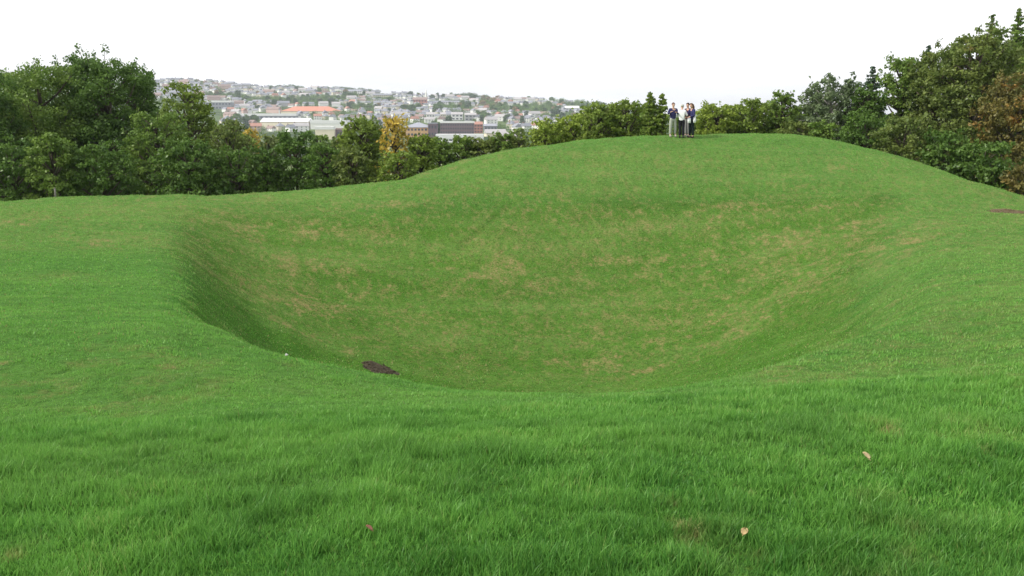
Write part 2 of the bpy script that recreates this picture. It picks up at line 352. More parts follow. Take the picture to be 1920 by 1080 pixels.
# ------------------------------------------------------------------ straw and bare patches
STRAWSPOTS = []   # (x, y, rx, ry, strength)
def spot(u, v, wpx, hpx, k):
    x, y, z = hit(u, v); x2, y2, z2 = hit(u, max(v - hpx / 2, 255)); dy = min(max(abs(y2 - y), 0.05), 3.0)
    STRAWSPOTS.append((x, y, wpx / 2 / FPX * y, dy, k))
for s_ in [(450,430,120,30,.8),(570,430,90,40,.6),(540,490,150,40,.5),(500,555,130,40,.6),(600,575,120,30,.55),(530,608,110,16,.9),
           (655,662,30,26,.9),(430,400,120,14,.5),(730,385,260,20,.5),(700,440,220,60,.35),(690,545,120,40,.4),(850,620,60,20,.4),
           (1180,490,200,18,.6),(1200,515,60,26,.6),(1290,500,80,18,.5),(1380,385,110,16,.9),(1450,395,90,12,.9),(1480,450,140,60,.6),
           (1500,540,160,60,.5),(1620,420,110,26,.7),(1690,445,40,16,.9),(1640,465,60,14,.7),(1550,390,160,14,.5),(1320,480,40,60,.4),
           (1080,680,120,14,.7),(1150,690,60,26,.8),(1210,695,110,20,.9),(1240,640,90,16,.6),(1300,600,80,50,.45),(1390,600,110,40,.4),
           (1360,640,120,40,.4),(1570,315,60,14,.7),(1720,540,90,16,.4),(1760,535,30,8,.6),(1690,560,90,16,.4),(1590,565,60,16,.5),
           (20,412,60,12,.7),(70,412,40,20,.7),(190,455,26,14,.7),(120,515,120,18,.5),(12,680,36,14,.9),(310,688,40,10,.7),(30,745,120,20,.5),
           (80,738,60,16,.5),(1440,690,260,14,.4),(1800,700,200,14,.35),(960,365,300,12,.35),(1100,400,200,20,.3),(800,600,240,40,.25),
           (640,505,60,80,.35),(1150,610,160,60,.25),(1430,500,180,120,.35),(1230,420,500,60,.2),(1550,470,200,90,.3)]:
    spot(*s_)
for s_ in [(1670,815,50,18,.9),(1640,798,40,16,.5),(1810,828,40,14,.6),(1845,850,34,14,.6),(1410,930,44,20,.6),(1290,1010,60,60,.7),
           (1258,1060,20,30,.8),(240,935,30,30,.6),(250,945,20,20,.5),(15,1050,40,40,.5),(1260,980,40,30,.4),(1750,815,30,12,.4),(1820,800,120,50,.25)]:
    spot(*s_)
SS_ = np.array(STRAWSPOTS)
DIRT = [(*hit(710, 693)[:2], 0.56, 0.50)]
DIRT2 = [(*hit(1895, 397)[:2], 1.05, 0.40)]
def straw(x, y, hi=True):
    r = np.hypot(x, y); base = fbm(x, y, 0.28, 4, 21); n = fbm(x, y, 2.3, 4, 33); nf = fbm(x * 0.6, y, 9.0, 3, 41)
    u, v = uv_of(x, y, H0(x, y))
    bowl = sstep(27, 33, y) * sstep(62, 44, y)
    s = bowl * sstep(0.44, 0.66, base) * sstep(0.42, 0.72, n) * 0.22 + bowl * sstep(0.46, 0.75, nf) * 0.36 + bowl * 0.07
    s = s + sstep(0.62, 0.78, base) * sstep(0.5, 0.75, n) * 0.25
    s = s + 0.22 * sstep(1350, 1600, u) * sstep(9, 12, y) * sstep(36, 22, y) * sstep(0.25, 0.7, n)
    for cx, cy, rx, ry, k in SS_:
        d = ((x - cx) / (rx * 1.15)) ** 2 + ((y - cy) / ry) ** 2
        q = d < 6
        if q.any():
            dq = np.exp(-d[q] * 1.1); nn = (0.35 * n[q] + 0.65 * nf[q])
            s[q] = s[q] + k * 0.62 * sstep(0.48, 0.92, dq * 0.45 + nn * 0.95 - 0.12)
    return np.clip(s, 0, 1) * (r < 75)

def rank_sheen(x, y):
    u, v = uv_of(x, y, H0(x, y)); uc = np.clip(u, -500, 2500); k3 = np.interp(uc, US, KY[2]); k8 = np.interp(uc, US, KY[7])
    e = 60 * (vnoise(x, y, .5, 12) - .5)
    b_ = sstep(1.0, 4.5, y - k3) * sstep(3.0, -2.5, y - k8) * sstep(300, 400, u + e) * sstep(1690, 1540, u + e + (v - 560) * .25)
    return b_ - 0.5 * (1 - b_) * sstep(7.6, 9.8, y + 1.2 * (vnoise(x, y, .7, 19) - .5))   # below zero: finer bank turf, its sunlit sheen painted in as paler colour
# ------------------------------------------------------------------ ground sheet
th1 = np.concatenate([np.linspace(-180, -37, 60)[:-1], np.linspace(-37, 37, 980), np.linspace(37, 180, 60)[1:]]) * math.pi / 180
rr = np.concatenate([[0.05, 0.5, 1.0, 1.5], np.exp(np.linspace(math.log(2.0), math.log(62), 620)), np.exp(np.linspace(math.log(63), math.log(5000), 150))])
TH, RR = np.meshgrid(th1[:-1], rr, indexing='ij')
gx = (RR * np.sin(TH)).ravel(); gy = (RR * np.cos(TH)).ravel(); gz = H(gx, gy)
st = np.zeros_like(gx); q = (np.hypot(gx, gy) < 75) & (gy > 0); st[q] = straw(gx[q], gy[q])
na, nr = TH.shape; idx = np.arange(na * nr).reshape(na, nr); nxt = np.roll(idx, -1, axis=0)
fa = np.stack([idx[:, :-1], nxt[:, :-1], nxt[:, 1:], idx[:, 1:]], -1).reshape(-1, 4)[:, ::-1]
rk = np.zeros_like(gx); rk[q] = rank_sheen(gx[q], gy[q])
me = npmesh('ground', np.stack([gx, gy, gz], 1), fa, M_ground, True, {'straw': st, 'rank_sheen': rk, 'far': sstep(75, 160, np.hypot(gx, gy))})
tag(mobj('ground', me), kind='structure')

# ------------------------------------------------------------------ grass
rs = np.random.RandomState(3)
def scatter(r0, r1, dens, tmax=36):
    A = 0.5 * (r1*r1 - r0*r0) * 2 * R(tmax); n = int(A * dens)
    r = np.sqrt(rs.uniform(r0*r0, r1*r1, n)); th = rs.uniform(-R(tmax), R(tmax), n)
    x = r*np.sin(th); y = r*np.cos(th); keep = np.ones(n, bool)
    for cx, cy, rx, ry in DIRT + DIRT2:
        keep &= (((x-cx)/rx)**2 + ((y-cy)/ry)**2) * (0.7 + 0.6*vnoise(x, y, 4)) > 0.95
    return x[keep], y[keep]
GV, GF4, GT, GS_, GR_ = [], [], [], [], []
goff = 0
def blades(x, y, h, wd, lean, seg, droop=0.5):
    """each blade: a bent tapering ribbon of seg quads (last one narrow)"""
    global goff
    n = len(x); z = H(x, y) - 0.006; ang = rs.uniform(0, 2*math.pi, n)
    la = rs.uniform(0, 2*math.pi, n); wind = 0.12
    lx = np.cos(la) * lean + wind * lean * 0.8; ly = np.sin(la) * lean
    tone = np.clip(rs.rand(n) * 0.75 + fbm(x, y, 2.2, 4, 77) * 1.0 - 0.38, 0, 1); sv = straw(x, y)
    rk_ = rank_sheen(x, y); sv = np.clip(sv * (0.5 + rs.rand(n)) + (rs.rand(n) < 0.035 + 0.14 * np.clip(rk_, 0, 1)) * 0.7 * (0.35 + 0.65 * sstep(9, 16, y)), 0, 1)
    ca, sa = np.cos(ang), np.sin(ang); V = []
    for k in range(seg + 1):
        t = k / seg; ww = wd * (1 - t) ** 0.7 * 0.5 + wd * 0.04
        cx = x + lx * h * t ** 1.8; cy = y + ly * h * t ** 1.8; cz = z + h * (t - droop * 0.35 * t * t * np.hypot(lx, ly))
        V.append(np.stack([cx - ca*ww, cy - sa*ww, cz], 1)); V.append(np.stack([cx + ca*ww, cy + sa*ww, cz], 1))
    V = np.stack(V, 1); k2 = 2 * (seg + 1)
    b = goff + np.arange(n)[:, None, None] * k2; f = np.array([[2*k, 2*k+1, 2*k+3, 2*k+2] for k in range(seg)])[None]
    GV.append(V.reshape(-1, 3)); GF4.append((b + f).reshape(-1, 4)); GT.append(np.repeat(tone, k2)); GS_.append(np.repeat(sv, k2)); GR_.append(np.repeat(rk_, k2)); goff += n * k2
def hmod(x, y):
    a = fbm(x, y, 5.5, 3, 51); b = fbm(x, y, 0.6, 2, 55); return 0.6 + 0.95 * sstep(0.3, 0.75, a) * (0.6 + 0.8 * b)
def field(r0, r1, dens, h, wd, lean, seg):
    x, y = scatter(r0, r1, dens); hm = hmod(x, y); keep = rs.rand(len(x)) < 0.5 + 0.7 * sstep(0.32, 0.6, fbm(x, y, 9.0, 2, 61))
    x, y, hm = x[keep], y[keep], hm[keep]; n = len(x)
    blades(x, y, h * hm * rs.uniform(0.55, 1.25, n), wd * rs.uniform(0.7, 1.3, n), lean * rs.uniform(0.3, 1.6, n), seg)
field(1.9, 4.2, 17000, 0.052, 0.0050, 0.40, 3)
field(4.2, 6.6, 10500, 0.050, 0.0062, 0.40, 2)
field(6.6, 8.5, 5600, 0.048, 0.0085, 0.42, 2)
field(8.5, 14, 3000, 0.028, 0.012, 0.55, 1)
field(14, 24, 1000, 0.034, 0.020, 0.5, 1)
field(24, 60, 330, 0.036, 0.034, 0.5, 1)
me = npmesh('grass', np.concatenate(GV), np.concatenate(GF4), M_grass, False, {'tone': np.concatenate(GT), 'straw': np.concatenate(GS_), 'rank_sheen': np.concatenate(GR_)})
tag(mobj('grass', me), 'short lush green grass covering the bank, hollow and mound', 'grass', kind='stuff')
print('grass verts', goff)

# ------------------------------------------------------------------ bare soil
def soil(name, label, dlist, col, seed):
    cx, cy, rx, ry = dlist[0]; r2 = random.Random(seed); mb = MB(); n = 40; rings = 12; base = 0; vv = []
    m_ = plain(name + ' earth', col, 0.95, 0.55, 9, 0.8)
    for j in range(rings + 1):
        for k in range(n):
            t = 2*math.pi*k/n; f = j/rings * (1 + 0.16*math.sin(3*t+seed) + 0.09*math.sin(7*t))
            x = cx + rx*f*math.cos(t); y = cy + ry*f*math.sin(t)
            vv.append((x, y, Hs(x, y) + 0.022*(1 - (j/rings)**4) - 0.012*(j == rings) + r2.uniform(-.008, .012)*(j < rings)))
    ff = [(j*n+k, j*n+(k+1) % n, (j+1)*n+(k+1) % n, (j+1)*n+k) for j in range(rings) for k in range(n)]
    mb.add(vv, ff)
    for i in range(70):
        t = r2.uniform(0, 6.28); q_ = math.sqrt(r2.random()) * 0.92; x = cx+rx*q_*math.cos(t); y = cy+ry*q_*math.sin(t); s_ = r2.uniform(.01, .035)
        mb.ball((x, y, Hs(x, y)+0.02+s_*.3), (s_*1.2, s_, s_*.7), 6, 4)
    o = mb.build(name, m_); tag(o, kind='structure', label=label); return o
soil('bare_soil', 'dark bare soil patch at the bottom of the hollow', DIRT, (0.062, 0.048, 0.028), 1)
soil('worn_path', 'reddish worn earth strip on the bank at the right edge', DIRT2, (0.14, 0.105, 0.055), 2)

# ------------------------------------------------------------------ trees
def leafcloud(rs_, blobs, n, size, upb=0.2, asp=1.6):
    c = np.array([b[0] for b in blobs]); r = np.array([b[1] for b in blobs])  # r (k,3)
    p = (r[:, 0]*r[:, 1] + r[:, 0]*r[:, 2]); p = p / p.sum(); k = rs_.choice(len(blobs), n, p=p)
    d = rs_.normal(size=(n, 3)); d /= np.linalg.norm(d, axis=1)[:, None]
    P = c[k] + d * r[k] * (rs_.rand(n) ** 0.45)[:, None]
    nn = d * 0.7 + rs_.normal(size=(n, 3)) * 0.6; nn[:, 2] += upb; nn /= np.linalg.norm(nn, axis=1)[:, None]
    a = np.cross(nn, rs_.normal(size=(n, 3))); a /= np.linalg.norm(a, axis=1)[:, None]; b = np.cross(nn, a)
    s = size * rs_.uniform(0.6, 1.4, n)[:, None]
    V = np.stack([P - a*s*asp*0.5, P - b*s*0.5, P + a*s*asp*0.5, P + b*s*0.5], 1).reshape(-1, 3)
    F = np.arange(4*n).reshape(n, 4)
    tb = rs_.rand(len(blobs))[k]
    return V, F, np.repeat(np.clip(rs_.rand(n)*0.6 + tb*0.4, 0, 1), 4)
def tree_geo(seed, h, wd, kind='broad', nb=60, low=0.08, lean=0.0, bush=False):
    r2 = np.random.RandomState(seed); blobs = []; limbs = MB(); tr = 0.024 * h; area = 0
    if kind == 'broad':
        dome = min((0.80 if bush else 1.0) * wd, h * 0.5); z = h - 0.34 * wd; sub = []
        def env(z): return 1.0 if z < h - dome else math.sqrt(max(0.0, 1 - ((z - (h - dome)) / dome) ** 2))
        tp = [(0, 0, -0.3), (lean*wd*0.2, 0, h*0.3), (lean*wd*0.5, 0.1, h*0.6), (lean*wd, 0, h*0.9)]
        limbs.tube(tp, [tr*1.15, tr*0.85, tr*0.5, tr*0.12], 8)
        ph = r2.uniform(0, 6)
        while z > max(low * h, 0.3):
            f = env(z) * (0.86 + 0.14 * math.sin(z / wd * 3.1 + ph)); n_ = max(1, int(round(6.283 * f / 0.66)))
            for i in range(n_):
                a = ph + 6.283 * (i + r2.uniform(-.3, .3)) / n_; rad = wd * r2.uniform(0.24, 0.38) * (0.72 + 0.28 * f)
                q_ = max(0.0, f * wd * r2.uniform(0.86, 1.10) - rad * 0.8)
                sub.append((np.array([math.cos(a)*q_ + lean*z/h*wd, math.sin(a)*q_, z + r2.uniform(-.16, .16)*wd]), rad))
            z -= wd * 0.36; ph += 1.1
        sub.append((np.array([lean*wd, 0, h - 0.30*wd]), wd*0.30))
        for c, rad in sub:
            z0 = max(0.05*h, c[2] - rad*r2.uniform(1.2, 2.6)); st_ = np.array([lean*wd*z0/h, 0, z0]); md = (st_ + c)/2 + np.array([0, 0, -0.05*wd*r2.rand()])
            limbs.tube([st_, md, c], [tr*0.30, tr*0.18, tr*0.06], 5); area += rad * rad
            for k in range(6):
                d = r2.normal(size=3); d /= np.linalg.norm(d); d[2] *= 0.8
                p = c + d * rad * r2.uniform(0.45, 0.95); rb = rad * r2.uniform(0.34, 0.62)
                blobs.append((p, np.array([rb*1.15, rb*1.15, rb*0.72])))
            if r2.rand() < (0.25 if bush else 0.6):                     # twig tuft breaking the outline
                o_ = np.array([c[0], c[1], max(0.1, c[2] - h + 1.4*wd)]); o_ /= max(.01, np.linalg.norm(o_)); p = c + o_ * (rad * 0.8 + r2.uniform(.1, .4)); p[2] = min(p[2], h - .02); rb = min(rad, 1.0) * r2.uniform(.2, .34)
                blobs.append((p, np.array([rb, rb, rb*1.4]))); limbs.tube([c, p], [tr*0.07, tr*0.02], 4)
    else:                                           # conifer: short upswept and drooping sprays round a straight stem
        limbs.tube([(0, 0, -0.3), (0, 0, h*0.5), (0, 0, h)], [tr, tr*0.5, tr*0.06], 7)
        z = h; k = 0; zl = max(low * h, h - 7.0)
        while z > zl:
            dd = h - z; L = min(wd, 0.10 + 0.42 * dd * r2.uniform(.8, 1.2))
            for j in range(5):
                a = k * 1.3 + j * 1.257 + r2.uniform(-.4, .4); l = L * r2.uniform(0.55, 1.2)
                e = np.array([math.cos(a)*l, math.sin(a)*l, z + l * r2.uniform(-.35, .45)]); s0 = np.array([0, 0, z - .1*l])
                limbs.tube([s0, e], [tr*0.10, tr*0.03], 4)
                for q_ in (0.3, 0.6, 0.9):
                    rb = 0.17*l + 0.06; blobs.append((s0 + (e - s0)*q_, np.array([rb, rb, rb*0.7]))); area += rb * rb * .35
            z -= 0.16 + 0.05 * dd; k += 1
        blobs.append((np.array([0, 0, h*0.995]), np.array([.07, .07, .22])))
    return blobs, limbs, area
NLEAF = 0
def tree(name, label, u, vtop, hwpx, y, mat, kind='broad', cat='tree', group=None, dens=1.0, seed=None, size=0.108, bark=None, base_z=None, low=0.08, lean=0.0, nb=None, loose=False):
    global NLEAF
    x = X(u, y, vtop); zb = Hs(x, y) - 0.1 if base_z is None else base_z
    h = Zof(vtop, y) - zb; wd = hwpx / FPX * y
    if 'bush' in name: hwpx = hwpx * 1.28
    seed = seed or abs(int(u*7 + vtop)) + 3
    zv = float(np.interp(u, US, KV[8])); low = min(.6, max(low, (slope(zv) * y - 1.6 - zb) / h))
    blobs, limbs, area = tree_geo(seed, h, wd, kind, nb, low, lean, 'bush' in name)
    n = 430 * area * dens * (0.125/size)**2 + 500; size *= math.sqrt(max(1.0, n / 80000)); n = int(min(80000, n))
    V, F, T = leafcloud(np.random.RandomState(seed + 1), blobs, n, size); NLEAF += n
    root = empty(name, (x, y, zb))
    mobj('crown', npmesh('crown', V, F, LEAF[mat], False, {'tone': T}), root)
    limbs.build('trunk', bark or M_bark, root, True)
    tag(root, label, cat, group); return root
GL = 'trees along the left edge of the mound'; GM = 'trees and bushes behind the left shoulder of the mound'; GR = 'trees closing the view on the right'
tree('broadleaf_tree', 'dark green broadleaf tree cut by the left edge of the picture', -55, 135, 130, 62, 'dark', group=GL)
tree('broadleaf_tree', 'broad rounded green tree at the left, lower than the tallest one beside it', 70, 110, 135, 66, 'mid', group=GL)
tree('broadleaf_tree', 'dark crown filling between the tallest left tree and its lower neighbour', 138, 106, 78, 71, 'dark', group=GL)
tree('broadleaf_tree', 'leafy crown at the upper left edge behind the edge tree', 12, 132, 72, 72, 'mid', group=GL)
tree('broadleaf_tree', 'tallest broadleaf tree on the left with a wide domed crown', 195, 92, 112, 68, 'dark', group=GL, dens=1.1)
tree('broadleaf_tree', 'dark tree forming the right shoulder of the tall left crown', 252, 122, 52, 71, 'dark', group=GL, dens=0.8)
tree('bush', 'low green bush under the left edge tree, behind the grass crest', 20, 262, 80, 55, 'dark', cat='bush', group=GL)
tree('bush', 'bright green bush in front of the tall left trees near the pale post', 95, 250, 66, 54, 'mid', cat='bush', group=GL)
tree('bush', 'dark bush below the tallest left tree', 190, 268, 70, 55, 'dark', cat='bush', group=GL)
tree('broadleaf_tree', 'olive topped small tree right of the tall left trees', 350, 157, 62, 66, 'olive', group=GM)
tree('broadleaf_tree', 'mid green tree below and left of the olive topped one', 290, 205, 66, 60, 'mid', group=GM)
tree('bush', 'dark green bush at the grass crest below the olive topped tree', 350, 255, 75, 56, 'dark', cat='bush', group=GM)
tree('broadleaf_tree', 'brownish green small tree left of the dark round bush', 430, 228, 48, 64, 'mixed', group=GM, dens=0.7)
tree('bush', 'dark brownish bush low at the grass crest', 445, 275, 60, 57, 'dark', cat='bush', group=GM)
tree('bush', 'dark round topped bush in the middle of the left tree line', 553, 245, 58, 58, 'dark', cat='bush', group=GM)
tree('bush', 'small dark bush filling left of the round topped bush', 492, 274, 45, 57, 'dark', cat='bush', group=GM)
tree('bush', 'dark bush right of the round topped bush', 612, 268, 42, 56, 'dark', cat='bush', group=GM)
tree('broadleaf_tree', 'small tree with yellowing top left of the golden tree', 676, 218, 44, 59, 'olive', group=GM)
tree('bush', 'brownish green bush under the yellowing tree', 660, 275, 42, 55, 'mixed', cat='bush', group=GM)
tree('broadleaf_tree', 'thin golden autumn tree against the town', 738, 211, 36, 57, 'gold', group=GM, dens=0.3, size=0.14)
tree('bush', 'olive bush right beside the golden tree', 790, 250, 30, 57, 'olive', cat='bush', group=GM, dens=0.8)
tree('bush', 'low yellowish bush under the golden tree', 745, 280, 36, 54, 'olive', cat='bush', group=GM, dens=.8)
for i, (u, vt, hw, m, lb) in enumerate([(826, 259, 32, 'mid', 'lowest hedge bush, next right of the olive bush'), (868, 254, 30, 'mid', 'green hedge bush below the brown brick block'),
        (908, 256, 30, 'mixed', 'brownish hedge bush below the red end building'), (945, 247, 30, 'mid', 'hedge bush just left of the grass shoulder'),
        (974, 256, 24, 'mixed', 'small hedge bush touching the yellow green bushes')]):
    tree('hedge_bush', lb, u, vt, hw, 60, m, cat='bush', group='hedge bushes on the left flank of the mound', size=.11)
tree('bush', 'yellow green bush at the left end of the hedge left of the people', 1022, 222, 36, 60, 'lime', cat='bush', group='bushes left of the people')
tree('bush', 'yellow green bush second in the hedge left of the people', 1070, 215, 36, 61, 'lime', cat='bush', group='bushes left of the people')
tree('bush', 'light green tall bush with rounded top left of the people', 1122, 190, 40, 63, 'olive', cat='bush', group='bushes left of the people')
tree('bush', 'green tall bush between the light green bush and the two spires', 1176, 187, 40, 63, 'olive', cat='bush', group='bushes left of the people')
tree('bush', 'darker green bush just left of the people', 1225, 202, 34, 62, 'mid', cat='bush', group='bushes left of the people')
for u, vt, lb, m in [(1048, 226, 'low bush filling between the two yellow green hedge bushes', 'lime'), (1098, 205, 'bush joining the yellow green and the light green hedge bushes', 'lime'), (1150, 195, 'bush behind the tall light green hedge bush', 'olive'),
                     (1203, 194, 'bush at the foot of the left conifer spire', 'mid'), (1325, 206, 'lowest bush at the left end of the hedge right of the people', 'lime'), (1375, 194, 'bush filling behind the pale bush right of the people', 'lime'),
                     (1437, 190, 'bush just left of the small round headed tree', 'olive'), (1500, 196, 'bush just right of the small round headed tree', 'mid'), (1530, 190, 'bush under the left side of the pale trunked tree', 'mid')]:
    tree('bush', lb, u, vt, 34, 67, m, cat='bush', group='second row of bushes behind the summit', size=.11)
tree('conifer', 'left one of two small conifer spires beside the people', 1219, 176, 15, 61, 'olive', kind='conifer', cat='conifer', group='conifer spires beside the people', dens=2.5, size=.1)
tree('conifer', 'right one of two small conifer spires beside the people', 1242, 179, 15, 61, 'olive', kind='conifer', cat='conifer', group='conifer spires beside the people', dens=2.5, size=.1)
tree('bush', 'low dark bush directly behind the people', 1283, 214, 28, 66, 'mid', cat='bush')
tree('bush', 'pale yellow green bush just right of the people', 1345, 190, 38, 64, 'lime', cat='bush', group='bushes right of the people')
tree('bush', 'light green bush between the pale bush and the taller round one', 1405, 184, 42, 64, 'olive', cat='bush', group='bushes right of the people')
tree('broadleaf_tree', 'small round headed green tree right of the people', 1468, 170, 34, 64, 'mid', group='bushes right of the people')
tree('bush', 'low brownish bush filling the foot of the right tree line', 1500, 220, 40, 61, 'mixed', cat='bush', group='bushes right of the people')
tree('birch_tree', 'grey green tree with a pale forked trunk showing at the grass crest', 1560, 141, 58, 63, 'grey', cat='tree', group=GR, bark=M_pale, low=0.3)
tree('broadleaf_tree', 'dark green tree right of the pale trunked one', 1628, 160, 46, 61, 'dark', group=GR)
tree('conifer', 'slender conifer tip rising between two broad trees on the right', 1637, 127, 26, 66, 'blue', kind='conifer', cat='conifer', group=GR, dens=1.6)
tree('broadleaf_tree', 'green tree with ragged top in the middle of the right tree line', 1695, 102, 60, 62, 'mid', group=GR, dens=.85)
tree('broadleaf_tree', 'broad olive brown tree left of the tallest right trees', 1765, 92, 66, 60, 'mixed', group=GR)
tree('conifer', 'feathery topped conifer behind the big right hand trees', 1741, 88, 34, 68, 'blue', kind='conifer', cat='conifer', group=GR, dens=1.4)
tree('broadleaf_tree', 'very tall bushy olive tree near the right edge', 1835, 54, 82, 57, 'mixed', group=GR, dens=1.1)
tree('conifer', 'tall conifer whose thin tip tops the right trees', 1861, 30, 50, 63, 'mid', kind='conifer', cat='conifer', group=GR, dens=1.4)
tree('conifer', 'tallest conifer leaning out of the right edge of the picture', 1912, 18, 56, 62, 'mid', kind='conifer', cat='conifer', group=GR, dens=1.5)
tree('broadleaf_tree', 'high crown filling the top right corner between the two conifer tips', 1905, 66, 80, 66, 'mixed', group=GR)
tree('broadleaf_tree', 'big tree at the right edge with rust coloured lower branches', 1920, 140, 85, 53, 'rust', group=GR)
tree('bush', 'dark understory bush left at the grass edge of the right trees', 1625, 205, 55, 57, 'dark', cat='bush', group=GR)
tree('bush', 'brownish understory bush at the grass edge of the right trees', 1700, 215, 60, 54, 'mixed', cat='bush', group=GR)
tree('bush', 'dark understory bush under the broad olive brown tree', 1775, 240, 60, 52, 'dark', cat='bush', group=GR)
tree('bush', 'shaded bush below the very tall olive tree', 1850, 262, 60, 50.5, 'dark', cat='bush', group=GR)
tree('bush', 'rust and green bush at the grass edge on the far right', 1925, 300, 50, 48.5, 'rust', cat='bush', group=GR)
tree('bush', 'green bush behind the right slope of the mound', 1545, 225, 40, 59, 'mid', cat='bush', group=GR)
GV_ = 'valley trees between the mound and the town'
for u, vt, hw, y, m, lb in [(432, 222, 26, 150, 'mixed', 'brownish valley tree below the grey white roofed block'), (470, 240, 26, 165, 'gold', 'golden brown valley tree left of the white warehouses'),
        (505, 250, 26, 140, 'mixed', 'russet valley tree left above the dark round bush'), (400, 232, 30, 175, 'olive', 'olive valley tree behind the olive topped tree'), (455, 250, 30, 120, 'olive', 'yellowish valley tree just above the dark brownish bush'),
        (600, 252, 24, 150, 'mid', 'green valley tree below the cream gable ended warehouse'), (640, 256, 24, 130, 'mixed', 'brown green valley tree below the brown roofed shed'), (800, 256, 20, 170, 'olive', 'olive valley tree below the ochre building'),
        (704, 244, 22, 150, 'mid', 'green valley tree left behind the golden tree'), (935, 256, 18, 190, 'mixed', 'brownish valley tree below the red brick end building'), (972, 240, 20, 260, 'olive', 'valley tree left of the yellow green bushes')]:
    tree('valley_tree', lb, u, vt, hw, y, m, group=GV_, size=0.3, low=.05)
print('leaves', NLEAF)

# pale fence post in front of the left trees
x, y, z = X(103, 46, 360), 46.0, 0; z = Hs(x, y)
mb = MB(); mb.tube([(0, 0, -.3), (0.01, 0, .35), (0, 0, .66)], [.045, .04, .038], 8); mb.ball((0, 0, .66), (.045, .045, .03), 8, 5)
o = mb.build('fence_post', plain('weathered wood', (.17, .16, .14), .9, .3, 6), None, True); o.location = (x, y, z); tag(o, 'short weathered pale post standing at the left grass crest before the trees', 'post')

# ------------------------------------------------------------------ fallen leaves and litter
def fallen_leaf(u, v, sizem, label, col, rz):
    x, y, z = hit(u, v); n = 12; vv = []; ff = []
    for j in range(9):
        t = j/8; wj = sizem*0.5*math.sin(math.pi*min(1, t*0.92+0.06))**0.7*(1 + 0.18*(j % 2))
        for k in (-1, -0.5, 0, 0.5, 1):
            vv.append((wj*k, (t-.5)*sizem*1.25, sizem*(0.22*abs(k)**1.5 + 0.12*math.sin(t*3.1) + .03*math.sin(5*t+3*k))))
    for j in range(8):
        for k in range(4): a = j*5+k; ff.append((a, a+1, a+6, a+5))
    mb = MB().add(vv, ff); mb.tube([(0, -.62*sizem, 0), (0, -.95*sizem, .15*sizem)], [.002, .0015], 5)
    o = mb.build('fallen_leaf', plain('dead leaf', col, 0.8, 0.35, 40), None, True)
    o.modifiers.new('thickness', 'SOLIDIFY').thickness = 0.001
    o.location = (x, y, z + 0.045); o.rotation_euler = (0.5, 0.15, rz)
    tag(o, label, 'leaf', 'fallen leaves lying in the near grass')
fallen_leaf(1622, 872, 0.036, 'largest curled tan leaf in the near grass on the right', (0.42, 0.33, 0.18), 0.6)
fallen_leaf(1395, 1018, 0.026, 'small orange brown leaf in the grass near the bottom right', (0.40, 0.29, 0.14), -0.5)
fallen_leaf(692, 1012, 0.024, 'small reddish brown leaf near the bottom left of centre', (0.24, 0.11, 0.07), 1.2)
x, y, z = hit(537, 668); mb = MB()
mb.add([(-.07,-.05,0),(.06,-.06,.01),(.08,.05,.03),(-.05,.07,.02),(0,0,.09),(-.02,.01,.10)], [(0,1,4),(1,2,4),(2,3,5,4),(3,0,5),(0,4,5),(0,3,2,1)])
o = mb.build('litter', plain('white paper', (0.6, 0.6, 0.57), 0.7, 0.1)); o.location = (x, y, z+.02); o.scale = (.6, .6, .6)
tag(o, 'small crumpled white scrap of litter on the left rim of the hollow', 'litter')

# ------------------------------------------------------------------ people
def skinmesh(name, joints, edges, mat, sub=2):
    """joints: list of (pos, (rx, ry)); first is the root"""
    me = bpy.data.meshes.new(name); me.from_pydata([tuple(j[0]) for j in joints], edges, []); me.update()
    o = bpy.data.objects.new(name, me); C.objects.link(o)
    sk = o.modifiers.new('skin', 'SKIN'); sk.use_smooth_shade = True
    if not me.skin_vertices: raise RuntimeError('no skin layer')
    for i, j in enumerate(joints):
        d = me.skin_vertices[0].data[i]; d.radius = j[1]; d.use_root = (i == 0)
    ss = o.modifiers.new('sub', 'SUBSURF'); ss.levels = sub; ss.render_levels = sub
    dg = bpy.context.evaluated_depsgraph_get(); new = bpy.data.meshes.new_from_object(o.evaluated_get(dg))
    bpy.data.objects.remove(o); bpy.data.meshes.remove(me)
    new.name = name; new.materials.clear(); new.materials.append(mat)
    new.polygons.foreach_set('use_smooth', np.ones(len(new.polygons), bool)); return new
def V3(*a): return Vector(a)
